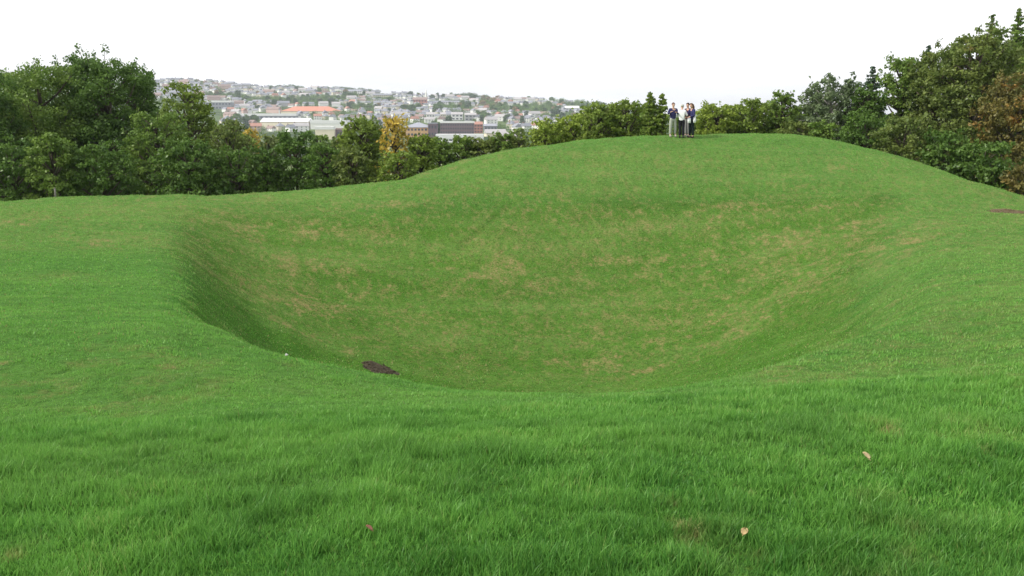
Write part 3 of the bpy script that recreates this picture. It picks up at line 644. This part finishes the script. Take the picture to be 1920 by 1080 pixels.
def person(u, y, rz, hgt, label, top, trouser, hair, skin, shoe, arms, long_hair=False, head_tilt=(0, 0), female=False, legs=None, cap=None):
    x = X(u, y, 255); root = empty('person', (x, y, Hs(x, y) + 0.012), rz, hgt / 1.75)
    sk = plain('skin tone', skin, 0.55, 0.08, 6); sh = 0.185 if not female else 0.165
    lg = legs or (0.09, -0.09, 0.02, -0.03)     # faces -Y
    J = []; E = []
    def add(p, r, frm=None):
        J.append((V3(*p), r if isinstance(r, tuple) else (r, r)))
        if frm is not None: E.append((frm, len(J)-1))
        return len(J)-1
    pel = add((0, 0, 0.93), (0.125, 0.095)); wst = add((0, 0, 1.08), (0.115, 0.085), pel); ch = add((0, 0.01, 1.30), (0.135, 0.10), wst)
    nk0 = add((0, 0.01, 1.45), (0.06, 0.06), ch); nk = add((0, 0.0, 1.51), 0.050, nk0)
    hx, hy = head_tilt
    jaw = add((hx*.4, -0.02+hy*.4, 1.565), (0.058, 0.066), nk); fc = add((hx*.8, -0.012+hy*.8, 1.635), (0.074, 0.090), jaw); cr = add((hx, 0.008+hy, 1.70), (0.060, 0.074), fc)
    no = add((hx*.8, -0.095+hy*.8, 1.625), 0.014, fc)
    for s_ in (-1, 1): add((hx*.8 + s_*0.080, 0.005+hy*.8, 1.63), (0.012, 0.022), fc)
    HJ = []
    for s_, i in ((1, 0), (-1, 1)):
        hp = add((s_*0.09, 0, 0.88), (0.085, 0.085), pel); kn = add((lg[i], lg[i+2]*.6-.01, 0.49), (0.055, 0.058), hp)
        cf = add((lg[i]*1.02, lg[i+2]*.8+.01, 0.34), (0.050, 0.055), kn); an = add((lg[i]*1.05, lg[i+2]+.01, 0.09), 0.036, cf)
        ft = add((lg[i]*1.2, lg[i+2]-0.12, 0.035), (0.038, 0.028), an)
        HJ.append((hp, kn, cf, an, ft))
    AJ = []
    for s_, (el, wr) in ((1, arms[0]), (-1, arms[1])):
        s0 = add((s_*sh, 0.01, 1.40), (0.052, 0.052), ch); e0 = add(el, 0.040, s0); w0 = add(wr, 0.027, e0); AJ.append((s0, e0, w0))
        d = (V3(*wr) - V3(*el)).normalized(); side = d.cross(V3(0, 0, 1)); side = (side if side.length > .1 else V3(1, 0, 0)).normalized(); nrm = side.cross(d).normalized()
        pm = add(tuple(V3(*wr) + d*0.055), (0.036, 0.018), w0)
        for q_, L in ((-1.5, .062), (-.5, .074), (.5, .078), (1.5, .068)):
            b0 = V3(*wr) + d*0.085 + side*q_*0.016; f1 = add(tuple(b0), 0.0085, pm); f2 = add(tuple(b0 + d*L*.5 + nrm*-.006), 0.0078, f1); add(tuple(b0 + d*L*.85 + nrm*-.028), 0.0065, f2)
        t1 = add(tuple(V3(*wr) + d*.035 + side*.034*s_), 0.011, pm); add(tuple(V3(*wr) + d*.075 + side*.052*s_ + nrm*-.012), 0.0085, t1)
    mobj('body', skinmesh('body', J, E, sk, 2), root)
    # clothing: loose shells following the same joints
    TJ = []; TE = []
    def tadd(p, r, frm=None):
        TJ.append((Vector(p), r if isinstance(r, tuple) else (r, r)))
        if frm is not None: TE.append((frm, len(TJ)-1))
        return len(TJ)-1
    a = tadd((0, 0, 1.08), (0.155, 0.118)); b = tadd((0, 0, 0.88), (0.165, 0.125), a); c = tadd((0, 0.01, 1.30), (0.170, 0.125), a); d_ = tadd((0, 0.012, 1.45), (0.085, 0.080), c)
    for k, s_ in ((0, 1), (1, -1)):
        el, wr = arms[k]; s0 = tadd((s_*sh, .01, 1.395), .073, c); e0 = tadd(el, .060, s0); tadd(tuple(Vector(el).lerp(Vector(wr), .9)), .045, e0)
    mobj('jacket' if top[1] == 'jacket' else 'shirt', skinmesh('top', TJ, TE, top[0], 2), root)
    TJ = []; TE = []
    a = tadd((0, 0, .93), (0.148, 0.115)); tadd((0, 0, 1.0), (.140, .108), a)
    for k, s_ in ((0, 1), (1, -1)):
        hp = tadd((s_*.092, 0, .84), .100, a); kn = tadd((lg[k], lg[k+2]*.6-.01, .49), .076, hp); an = tadd((lg[k]*1.05, lg[k+2]+.01, .10), .066, kn)
    mobj('trousers', skinmesh('trousers', TJ, TE, trouser, 2), root)
    for k in (0, 1):
        px = lg[k]*1.08; py = lg[k+2]; mb = MB()
        mb.ball((px, py-.075, .042), (.048, .125, .042), 12, 8).ball((px, py+.02, .07), (.043, .05, .055), 10, 6).box(px-.042, px+.042, py-.18, py+.06, -.002, .016)
        mb.build('shoe', shoe, root, True)
    # hair: shell over the skull, open at the face
    mb = MB(); n, m = 20, 12; vv = []; ff = []
    for j in range(m+1):
        ph = math.pi/2 - j/m*math.pi*0.62
        for k in range(n):
            t = 2*math.pi*k/n; front = max(0, -math.sin(t)); p2 = max(ph, -1.0 + 1.75*front**0.8) if not cap else max(ph, 0.1)
            vv.append((hx + 0.086*math.cos(p2)*math.cos(t), hy + .004 + 0.104*math.cos(p2)*math.sin(t), 1.665 + 0.098*math.sin(p2)*(1 if p2 > 0 else 1.0)))
    for j in range(m):
        for k in range(n): ff.append((j*n+k, j*n+(k+1) % n, (j+1)*n+(k+1) % n, (j+1)*n+k))
    mb.add(vv, ff)
    if long_hair: mb.tube([(hx, .05+hy, 1.66), (hx*.6, .085+hy*.5, 1.55), (0, .10, 1.42)], [.085, .078, .05], 12)
    ho = mb.build('hair', hair, root, True); sm = ho.modifiers.new('thick', 'SOLIDIFY'); sm.thickness = .012; sm.offset = 1
    eb = MB()
    for s_ in (-1, 1):
        MB().ball((hx*.8 + s_*.031, -.083+hy*.8, 1.648), (.013, .008, .008), 8, 6).build('eye', M_eye, root, True)
    MB().ball((hx*.7, -.080+hy*.7, 1.588), (.024, .008, .006), 8, 5).build('mouth', M_lip, root, True)
    tag(root, label, 'person', 'group of people standing on top of the mound'); return root
M_eye = plain('eye', (.05, .04, .03), .3); M_lip = plain('lip', (.45, .18, .15), .5)
navy = plain('navy cloth', (.030, .030, .105), .85, .25, 8); white = plain('white cloth', (.80, .80, .82), .85, .05, 8); maroon = plain('maroon cloth', (.055, .018, .03), .85, .2, 8)
beige = plain('pale grey green cloth', (.36, .38, .32), .9, .12, 8); black = plain('black cloth', (.014, .014, .02), .9, .2, 8); grey = plain('grey cloth', (.24, .24, .24), .9, .15, 8)
dgreen = plain('dark cloth', (.012, .022, .022), .9, .2, 8)
darkhair = plain('dark brown hair', (.035, .022, .016), .6, .3, 30); brownhair = plain('brown hair', (.13, .07, .04), .6, .3, 30); greyhair = plain('grey hair', (.50, .50, .46), .6, .2, 30)
shoe_l = plain('pale shoe', (.35, .33, .30), .7); shoe_d = plain('dark shoe', (.02, .02, .02), .5)
skin = (.62, .38, .28)
PY = 52.3
person(1261, PY, 0.15, 1.73, 'person in navy jacket and pale trousers, arms raised to the chest, leftmost of the group', (navy, 'jacket'), beige, brownhair, skin, shoe_l,
       [((.27, -.08, 1.16), (.10, -.26, 1.24)), ((-.29, -.06, 1.18), (-.20, -.28, 1.27))], legs=(.13, -.13, 0.0, -.02))
person(1277.5, PY-.1, 2.7, 1.72, 'person in white top and black trousers seen from behind, second from the left', (white, 'shirt'), black, greyhair, skin, shoe_d,
       [((.25, -.06, 1.15), (.12, -.24, 1.08)), ((-.26, -.04, 1.16), (-.22, -.25, 1.22))], legs=(.08, -.08, 0.01, -.04), head_tilt=(0, -.03), female=True)
person(1288.5, PY+.5, -0.9, 1.72, 'person in maroon top and grey trousers, mostly hidden behind the others', (maroon, 'shirt'), grey, darkhair, skin, shoe_l,
       [((.25, -.06, 1.15), (.14, -.24, 1.12)), ((-.26, -.04, 1.16), (-.14, -.25, 1.10))], legs=(.09, -.09, 0.01, -.02), head_tilt=(0, -.02))
pr = person(1296, PY, -1.0, 1.76, 'person in navy top and dark trousers bending over white papers, rightmost of the group', (navy, 'jacket'), dgreen, brownhair, skin, shoe_d,
       [((.25, -.08, 1.13), (.13, -.27, 1.06)), ((-.26, -.08, 1.13), (-.14, -.27, 1.06))], legs=(.09, -.09, 0.02, -.02), long_hair=True, head_tilt=(0, -.05), female=True)
# white papers / bag in the hands of the rightmost person
for (uu, dz, sx, lb) in ((1292.5, .93, .13, 'white folded paper held in front of the rightmost person'), (1302.5, .95, .11, 'white carrier bag at the right side of the rightmost person')):
    mb = MB(); vv = []; 
    for j in range(7):
        for k in range(6):
            a_ = k/5 - .5; b_ = j/6; vv.append((a_*sx*(1 + .3*math.sin(b_*3.1)), -.045*math.cos(a_*3)*math.sin(b_*3.1) - .02, b_*.27 + .01*math.sin(a_*9)))
    for j in range(7):
        for k in range(6):
            a_ = k/5 - .5; b_ = j/6; vv.append((a_*sx*(1 + .3*math.sin(b_*3.1)), .045*math.cos(a_*3)*math.sin(b_*3.1) + .02, b_*.27 + .01*math.sin(a_*7)))
    ff = [(j*6+k, j*6+k+1, (j+1)*6+k+1, (j+1)*6+k) for j in range(6) for k in range(5)]; ff += [tuple(42+i for i in f[::-1]) for f in ff]
    for j in range(6): ff += [(j*6, (j+1)*6, 42+(j+1)*6, 42+j*6), (j*6+5, 42+j*6+5, 42+(j+1)*6+5, (j+1)*6+5)]
    for k in range(5): ff += [(k, 42+k, 43+k, k+1), (36+k, 37+k, 79+k, 78+k)]
    mb.add(vv, ff); mb.tube([(-.03, 0, .27), (-.02, 0, .33), (.02, 0, .33), (.03, 0, .27)], [.005]*4, 5)
    o = mb.build('bag', white, None, True); yy = PY - .22; xx = X(uu, yy, 220); o.location = (xx, yy, Hs(X(1296, PY), PY) + dz - .2 + .03); o.rotation_euler = (0, 0, .2)
    tag(o, lb, 'bag')

# ------------------------------------------------------------------ town
WALLC = {'white': (.86, .85, .82), 'cream': (.68, .62, .50), 'pinkish': (.58, .42, .38), 'brick': (.33, .19, .15), 'grey': (.42, .42, .42)}
ROOFC = {'slate': (.27, .28, .32), 'brown': (.30, .22, .20), 'red': (.42, .22, .17), 'pale': (.45, .43, .43)}
WM = {k: plain(k + ' render wall', v, .85, .08, .3) for k, v in WALLC.items()}; RM = {k: plain(k + ' roof', v, .8, .2, .4) for k, v in ROOFC.items()}
M_glass = plain('window glass', (.06, .07, .09), .15, .2, 1, 0, .6)
protos = []
def house_proto(wall, roof, w_, d_, h_, style):
    rt = bpy.data.objects.new('house', None)
    a = bpy.data.objects.new('wall', MB().box(-w_/2, w_/2, -d_/2, d_/2, -6, h_).mesh('wall', WM[wall]))
    rm = MB(); f = rm.gable if style == 'gable' else rm.hip; f(-w_/2-.4, w_/2+.4, -d_/2-.4, d_/2+.4, h_+.26, d_*.42)
    b = bpy.data.objects.new('roof', rm.mesh('roof', RM[roof]))
    c = bpy.data.objects.new('chimney', MB().box(-w_/2+.6, -w_/2+1.6, -.5, .5, h_+1, h_+d_*.42+1.3).mesh('chimney', WM['brick']))
    wins = []
    for kx in (-.3, 0, .3):
        for kz in (1.2, 3.8):
            if kz < h_ - 1: wins.append(bpy.data.objects.new('window', MB().box(kx*w_-.6, kx*w_+.6, -d_/2-.05, -d_/2+.02, kz, kz+1.2).mesh('window', M_glass)))
    return rt, [a, b, c], wins
def gable_wall(): pass
for wl, rf, w_, d_, h_, stl in [('white', 'slate', 11, 8, 5.2, 'gable'), ('white', 'brown', 14, 8, 3.2, 'gable'), ('cream', 'slate', 12, 9, 5.4, 'hip'), ('pinkish', 'red', 13, 8, 5.2, 'gable'),
        ('brick', 'brown', 20, 8, 5.6, 'gable'), ('white', 'red', 12, 8, 5.2, 'gable'), ('white', 'pale', 18, 9, 5.5, 'gable'), ('grey', 'slate', 22, 8, 5.4, 'gable'), ('pinkish', 'brown', 26, 8, 5.4, 'gable')]:
    protos.append((house_proto(wl, rf, w_, d_, h_, stl), (wl, rf, w_)))
def place_copy(src, parts, x, y, z, rz, sc, label, cat, group):
    r = src.copy(); C.objects.link(r); r.location = (x, y, z); r.rotation_euler = (0, 0, rz); r.scale = sc
    tag(r, label, cat, group)
    for p in parts:
        c = p.copy(); C.objects.link(c); c.parent = r
    return r
occupied = []
def free(u, v, wu, wv):
    for a, b, c, d in occupied:
        if abs(u-a) < (wu+c) and abs(v-b) < (wv+d): return False
    occupied.append((u, v, wu, wv)); return True
SKYF = lambda u: float(np.interp(u, SKYU, SKYV))
# landmark buildings: wall block + roof + windows, each its own thing
def block(name, label, u0, u1, vt, vb, wall, roofm, style='flat', rz=0.0, dep=None, roof_h=None, win=None, cat='building', yy=None):
    uc = (u0+u1)/2; x, y, z = hit(uc, vb, 300, 2600)
    if yy: y = yy; x = X(uc, y, vb); z = Zof(vb, y)
    w_ = (u1-u0)/FPX*y; h_ = (vb-vt)/FPX*y; dep = dep or min(w_*.5, 30); rh = roof_h if roof_h is not None else (0.9 if style == 'flat' else h_*.4)
    occupied.append((uc, (vt+vb)/2, (u1-u0)/2-1, (vb-vt)/2-1))
    rt = empty(name, (x, y, z), rz); hb = h_ - rh
    MB().box(-w_/2, w_/2, 0, dep, -5, hb).build('wall', wall, rt)
    rm = MB()
    if style == 'flat': rm.box(-w_/2-.3, w_/2+.3, -.3, dep+.3, hb+.005, h_)
    elif style == 'gable': rm.gable(-w_/2-.5, w_/2+.5, -.5, dep+.5, hb+.26, rh)
    elif style == 'hip': rm.hip(-w_/2-.5, w_/2+.5, -.5, dep+.5, hb+.26, rh)
    rm.build('roof', roofm, rt)
    if win:
        nx, nz = win
        for i in range(nx):
            for j in range(nz):
                cx = -w_/2 + w_*(i+.5)/nx; cz = hb*(j+.35)/nz; ww = w_/nx*.28; wh = hb/nz*.42
                f = MB().box(cx-ww, cx+ww, -.12, -.02, cz, cz+wh).build('window', M_glass, rt)
    return tag(rt, label, cat)
whiteroof = plain('white sheet roof', (.80, .80, .80), .6, .06, .1); greywall = plain('grey cladding', (.26, .27, .31), .6, .12, .1); orange = plain('orange tile roof', (.60, .25, .17), .8, .12, .1)
ochre = plain('ochre wall', (.60, .38, .18), .85, .1, .2); mauve = plain('dark brown brick', (.17, .115, .13), .85, .15, .2); redb = plain('red brick', (.50, .22, .18), .85, .12, .2)
cream = plain('cream wall', (.80, .72, .56), .85, .06, .2); greyroof = plain('grey sheet roof', (.34, .35, .40), .6, .1, .1); wht = WM['white']
block('school_building', 'long grey block with a white flat roof at the left of the town', 381, 433, 189, 206, greywall, whiteroof, 'flat', .03, 25, 3.5, (9, 2))
block('warehouse', 'long low white roofed shed left of the orange roofed hall', 452, 556, 213, 224, greywall, whiteroof, 'flat', -.05, 22, 4, (12, 1))
block('hall', 'long low hall under a bright orange tiled roof', 527, 632, 200, 215, cream, orange, 'hip', -.06, 40, 8.5)
block('warehouse', 'broad white warehouse with pale gabled roof above the dark round bush', 487, 578, 222, 241, cream, whiteroof, 'gable', -.12, 26, 5)
block('warehouse', 'white flat roofed warehouse between the round bush and the yellowing tree', 583, 652, 226, 243, wht, whiteroof, 'flat', .05, 30, 4.4)
block('warehouse', 'cream gable ended warehouse half hidden behind the round bush', 592, 626, 238, 262, cream, whiteroof, 'flat', .1, 18, 2.6)
block('warehouse', 'brown roofed shed left of the yellowing tree', 622, 655, 241, 258, mauve, RM['brown'], 'flat', 0, 18, 1.6, (4, 1))
block('office_building', 'ochre walled building with grey roof right of the golden tree', 757, 808, 231, 257, ochre, greyroof, 'hip', 0, 24, 4.5, (8, 2))
block('office_building', 'narrow dark brown brick wing beside the ochre building', 803, 819, 231, 259, mauve, greyroof, 'flat', 0, 16, 1.0, (3, 2))
block('brick_block', 'long dark brown brick block with pale roof edge', 826, 888, 228, 252, mauve, whiteroof, 'flat', 0, 18, 2.0, (14, 3))
block('brick_house', 'red brick end building next to the dark brown block', 889, 905, 229, 250, redb, RM['red'], 'gable', .1, 12, 3.0, (3, 3))
block('warehouse', 'low grey shed right of the red brick end building', 908, 932, 233, 246, greywall, greyroof, 'gable', .1, 14, 2.5, (4, 1))
block('warehouse', 'low white shed in front of the long brown block', 818, 905, 252, 266, wht, whiteroof, 'flat', 0, 16, 3.5, (8, 1), yy=820)
block('warehouse', 'pale shed with brownish roof above the hedge bushes', 912, 950, 243, 255, cream, RM['pale'], 'gable', .25, 12, 4)
block('town_house', 'pale pinkish house below the two yellow green bushes left of the people', 940, 985, 249, 266, WM['pinkish'], RM['pale'], 'gable', .3, 14, 5, (4, 1))
for i, (a, b, c, d, lb, wl) in enumerate([(800, 815, 211, 226, 'white town block left of a row of three above the brown brick block', wht), (826, 836, 211, 224, 'narrow cream town block in the middle of a row above the brown brick block', cream),
        (847, 868, 211, 226, 'wide white town block right of the row above the brown brick block', wht), (872, 893, 212, 227, 'pale greenish white town block above the right end of the brown brick block', WM['grey'])]):
    block('town_block', lb, a, b, c, d, wl, RM['pale'], 'gable', .1, 14, 3.5, (3, 2))
block('church_building', 'dark red brick church hall beside the thin white tower', 774, 800, 183, 197, redb, RM['brown'], 'gable', 0, 16, 5, (5, 2))
block('white_house', 'large white gabled house at the right of the far town above the bushes', 1060, 1086, 199, 210, wht, whiteroof, 'gable', .1, 12, 4, (4, 1))
block('terrace', 'long white terrace of houses high on the hill right of the thin tower', 815, 880, 189, 196, wht, RM['slate'], 'gable', 0, 9, 3, (16, 2))
block('terrace', 'long pale terrace near the ridge left of the thin tower', 700, 735, 172+4, 184, WM['cream'], RM['slate'], 'gable', 0, 9, 3, (9, 2))
block('terrace', 'pale blue grey roofed terrace below the ridge above the orange roof', 652, 678, 168, 176, wht, greyroof, 'gable', 0, 9, 4, (7, 2))
# slim white tower and masts
def tower(name, label, u, vt, vb, wpx, cat):
    x, y, z = hit(u, vb, 300, 2600); h_ = (vb-vt)/FPX*y; w_ = wpx/FPX*y
    rt = empty(name, (x, y, z)); MB().tube([(0, 0, -2), (0, 0, h_*.7)], [w_/2, w_*.42], 8).build('shaft', wht, rt)
    MB().tube([(0, 0, h_*.7+.02), (0, 0, h_*.72), (0, 0, h_)], [w_*.55, w_*.45, w_*.03], 8).build('spire', wht if cat == 'tower' else greyroof, rt); tag(rt, label, cat)
tower('church_tower', 'thin white tower standing above the middle of the far town skyline', 799, 167, 190, 4, 'tower')
tower('church_spire', 'short white church spire right of the orange roof', 668, 186, 199, 5, 'church')
tower('mast', 'white post at the left end of the orange roofed hall', 524, 203, 216, 2.6, 'mast')
# houses scattered over the far hill
r3 = random.Random(77); nh = 0
def area_of(u, v):
    q = (v - SKYF(u)) / (248 - SKYF(u)); a = 'near the ridge' if q < .22 else ('halfway uphill' if q < .55 else 'low down')
    if u < 460: b = 'at the left'
    elif u < 560: b = 'left of the orange roof'
    elif u < 640: b = 'above the orange roof'
    elif u < 720: b = 'right of the orange roof'
    elif u < 800: b = 'left of the thin tower'
    elif u < 920: b = 'right of the thin tower'
    else: b = 'nearest the people'
    return a + ', ' + b
BELTS = [(505, 190, 45, 5), (560, 192, 60, 7), (620, 187, 40, 6), (666, 180, 22, 6), (672, 204, 26, 6), (692, 208, 14, 9), (715, 186, 26, 5), (770, 205, 20, 5), (850, 203, 36, 7), (912, 195, 16, 12), (945, 207, 32, 9), (1010, 207, 42, 11),
         (1040, 192, 26, 5), (1090, 200, 30, 10), (400, 181, 26, 5), (590, 219, 12, 4), (640, 216, 30, 4), (545, 212, 16, 3), (1050, 222, 40, 6), (905, 222, 12, 6), (440, 183, 26, 4)]
def inbelt(u, v): return any(((u-a)/c)**2 + ((v-b)/d)**2 < 1 for a, b, c, d in BELTS)
tries = 0
while nh < 285 and tries < 9000:
    tries += 1; u = r3.uniform(286, 1120); sk_ = SKYF(u)
    v = sk_ + 2 + (r3.random()**1.25) * (246 - sk_)
    if u < 420 and v > 190: continue
    if v > 214 and r3.random() < .45: continue
    # keep some belts of wood open
    if vnoise(np.array([u]), np.array([v*3]), 0.022, 8)[0] > 0.56 and r3.random() < .85: continue
    if inbelt(u, v): continue
    left = u < 520
    pi = r3.choice([3, 0, 8, 8, 1, 0, 2, 7]) if left and r3.random() < .6 else r3.choice([0, 0, 0, 1, 1, 2, 2, 6, 6, 0, 5, 7])
    (rt, parts, wins), (wl, rf, w_) = protos[pi]
    x, y, z = hit(u, v, 300, 2560); wpx = w_/y*FPX
    if not free(u, v-2, wpx*.42, 2.4): continue
    sc = r3.uniform(.85, 1.15); full = parts + (wins if y < 1750 else [])
    adj = {'white': 'white', 'cream': 'cream', 'pinkish': 'pinkish', 'brick': 'brown brick', 'grey': 'grey'}[wl]; ra = {'slate': 'dark slate', 'brown': 'brown', 'red': 'red', 'pale': 'pale'}[rf]
    lb = 'small %s %s with %s roof %s' % (adj, 'terrace' if w_ > 17 else 'house', ra, area_of(u, v))
    place_copy(rt, full, x, y, z, r3.uniform(-.6, .6) if w_ > 17 else r3.uniform(-1.3, 1.3), (sc, sc, sc*1.08), lb, 'house', 'houses of the far town: ' + adj + ' ' + ra + ' ' + area_of(u, v))
    nh += 1
print('houses', nh)
# trees between the houses
tp = []
for i, (mk, kd, nb) in enumerate([('fard', 'broad', 22), ('farm', 'broad', 22), ('fard', 'broad', 30), ('farb', 'broad', 20), ('farm', 'broad', 28)]):
    blobs, limbs, _a = tree_geo(900+i, 9, 4.4, kd, nb, .05); V, F, T = leafcloud(np.random.RandomState(900+i), blobs, 1500, 0.8, .3, 1.2)
    rt = bpy.data.objects.new('town_tree', None); a = bpy.data.objects.new('crown', npmesh('crown', V, F, LEAF[mk], False, {'tone': T})); b = bpy.data.objects.new('trunk', limbs.mesh('trunk', M_bark, True))
    tp.append((rt, [a, b], {'fard': 'dark green', 'farm': 'green', 'farb': 'brown autumn'}[mk]))
ntz = 0; tries = 0
while ntz < 292 and tries < 6000:
    tries += 1; u = r3.uniform(286, 1130); sk_ = SKYF(u); v = sk_ + (r3.random()) * (250 - sk_)
    wood = vnoise(np.array([u]), np.array([v*3]), 0.022, 8)[0]
    if not inbelt(u, v) and r3.random() < (.6 if wood > .5 else .85): continue
    if any(abs(u-a) < c and abs(v-2-b) < d+1 and c > 8 for a, b, c, d in occupied): continue
    if u < 420 and v > 200: continue
    k = 3 if (895 < u < 935 and 180 < v < 208) or r3.random() < .05 else r3.choice([0, 1, 2, 2, 0, 4]); rt, parts, nm = tp[k]
    x, y, z = hit(u, v, 300, 2560); sc = r3.uniform(.8, 1.5)
    place_copy(rt, parts, x, y, z, r3.uniform(0, 6), (sc*1.1, sc*1.1, sc), 'small %s tree in the town %s' % (nm, area_of(u, v)), 'tree', 'far town trees: ' + nm + ' ' + area_of(u, v)); ntz += 1
# the rest of the town beyond the nearest three hundred houses and trees
hm = MB(); hr = MB(); cnt = 0; blobs2 = []
while cnt < 330:
    u = r3.uniform(286, 1120); sk_ = SKYF(u); v = sk_ + 1.5 + r3.random()**1.6 * (225 - sk_)
    if (u < 420 and v > 186) or inbelt(u, v) or not free(u, v-1.5, 2.6, 1.5): 
        cnt += .05; continue
    x, y, z = hit(u, v, 300, 2560); a_ = r3.uniform(-1.2, 1.2); w_ = r3.uniform(4, 8); d_ = 3.6; h_ = r3.uniform(3.2, 5.6); ca, sa = math.cos(a_), math.sin(a_)
    for M_, q_ in ((hm, MB().box(-w_, w_, -d_, d_, -5, h_)), (hr, MB().gable(-w_-.3, w_+.3, -d_-.3, d_+.3, h_+.26, 3.2))):
        M_.add([(x+ca*p[0]-sa*p[1], y+sa*p[0]+ca*p[1], z+p[2]) for p in q_.v], q_.f)
    cnt += 1
nw = len(hm.f); nv = len(hm.v); hm.f += [tuple(i+nv for i in f) for f in hr.f]; hm.v += hr.v; me = hm.mesh('distant_houses', WM['white']); me.materials.append(RM['slate'])
me.polygons.foreach_set('material_index', np.array([0]*nw + [1]*(len(hm.f)-nw), np.int32)); me.update()
tag(mobj('distant_houses', me), 'mass of tiny pale houses with grey roofs packed over the far hillside', 'houses', kind='stuff')
for i in range(640):
    u = r3.uniform(286, 1135); sk_ = SKYF(u); v = sk_ + r3.random() * (252 - sk_)
    if any(abs(u-a) < c and abs(v-3-b) < d+1 and c > 8 for a, b, c, d in occupied): continue
    x, y, z = hit(u, v, 300, 2560); rb = r3.uniform(2.6, 5.2)
    for k in range(3): blobs2.append((np.array([x+r3.uniform(-4, 4), y+r3.uniform(-4, 4), z+rb*.7]), np.array([rb*1.2, rb, rb*.85])))
for (a, b, c, d) in BELTS:
    for i in range(int(c*d*0.16) + 3):
        t_ = r3.uniform(0, 6.28); q_ = math.sqrt(r3.random()); u = a + c*q_*math.cos(t_); v = b + 2 + d*q_*math.sin(t_)
        if any(abs(u-a2) < c2 and abs(v-3-b2) < d2+1 and c2 > 8 for a2, b2, c2, d2 in occupied): continue
        x, y, z = hit(u, v, 300, 2560); rb = r3.uniform(3.5, 6.5)
        for k in range(3): blobs2.append((np.array([x+r3.uniform(-5, 5), y+r3.uniform(-5, 5), z+rb*.8]), np.array([rb*1.2, rb, rb*.9])))
V, F, T = leafcloud(np.random.RandomState(15), blobs2, 230000, .9, .3, 1.2)
tag(mobj('distant_trees', npmesh('distant_trees', V, F, LEAF['farm'], False, {'tone': T})), 'scattered small tree clumps and garden hedges filling the far town', 'trees', kind='stuff')
# wood along the ridge and in the valley: reads as one mass
blobs = []
for u in np.arange(300, 1135, 3.0):
    dn = vnoise(np.array([u]), np.array([3.0]), .02, 3)[0]
    if 455 < u < 545: dn *= .7
    if dn < .40: continue
    y = 2545 + r3.uniform(-30, 20); x = X(u, y, 170); rb = r3.uniform(4.5, 9)*(.5+dn*.8); blobs.append((np.array([x, y, Hs(x, y)+rb*.5]), np.array([rb*1.2, rb, rb*.75])))
V, F, T = leafcloud(np.random.RandomState(5), blobs, 26000, 1.3, .3, 1.2)
tag(mobj('distant_wood', npmesh('distant_wood', V, F, LEAF['fard'], False, {'tone': T})), 'dark line of woodland along the far ridge', 'wood', kind='stuff')

# ------------------------------------------------------------------ haze
mb = MB().box(-5200, 5200, -5200, 5200, -40, 125); m, t, out = newmat('haze air')
pv = N(t, 'ShaderNodeVolumePrincipled', Density=0.00012, Anisotropy=0.2); pv.inputs['Color'].default_value = (.86, .93, 1, 1)
t.links.new(pv.outputs[0], out.inputs['Volume']); tag(mb.build('haze', m), 'thin pale haze filling the air over the valley', 'haze', kind='stuff')
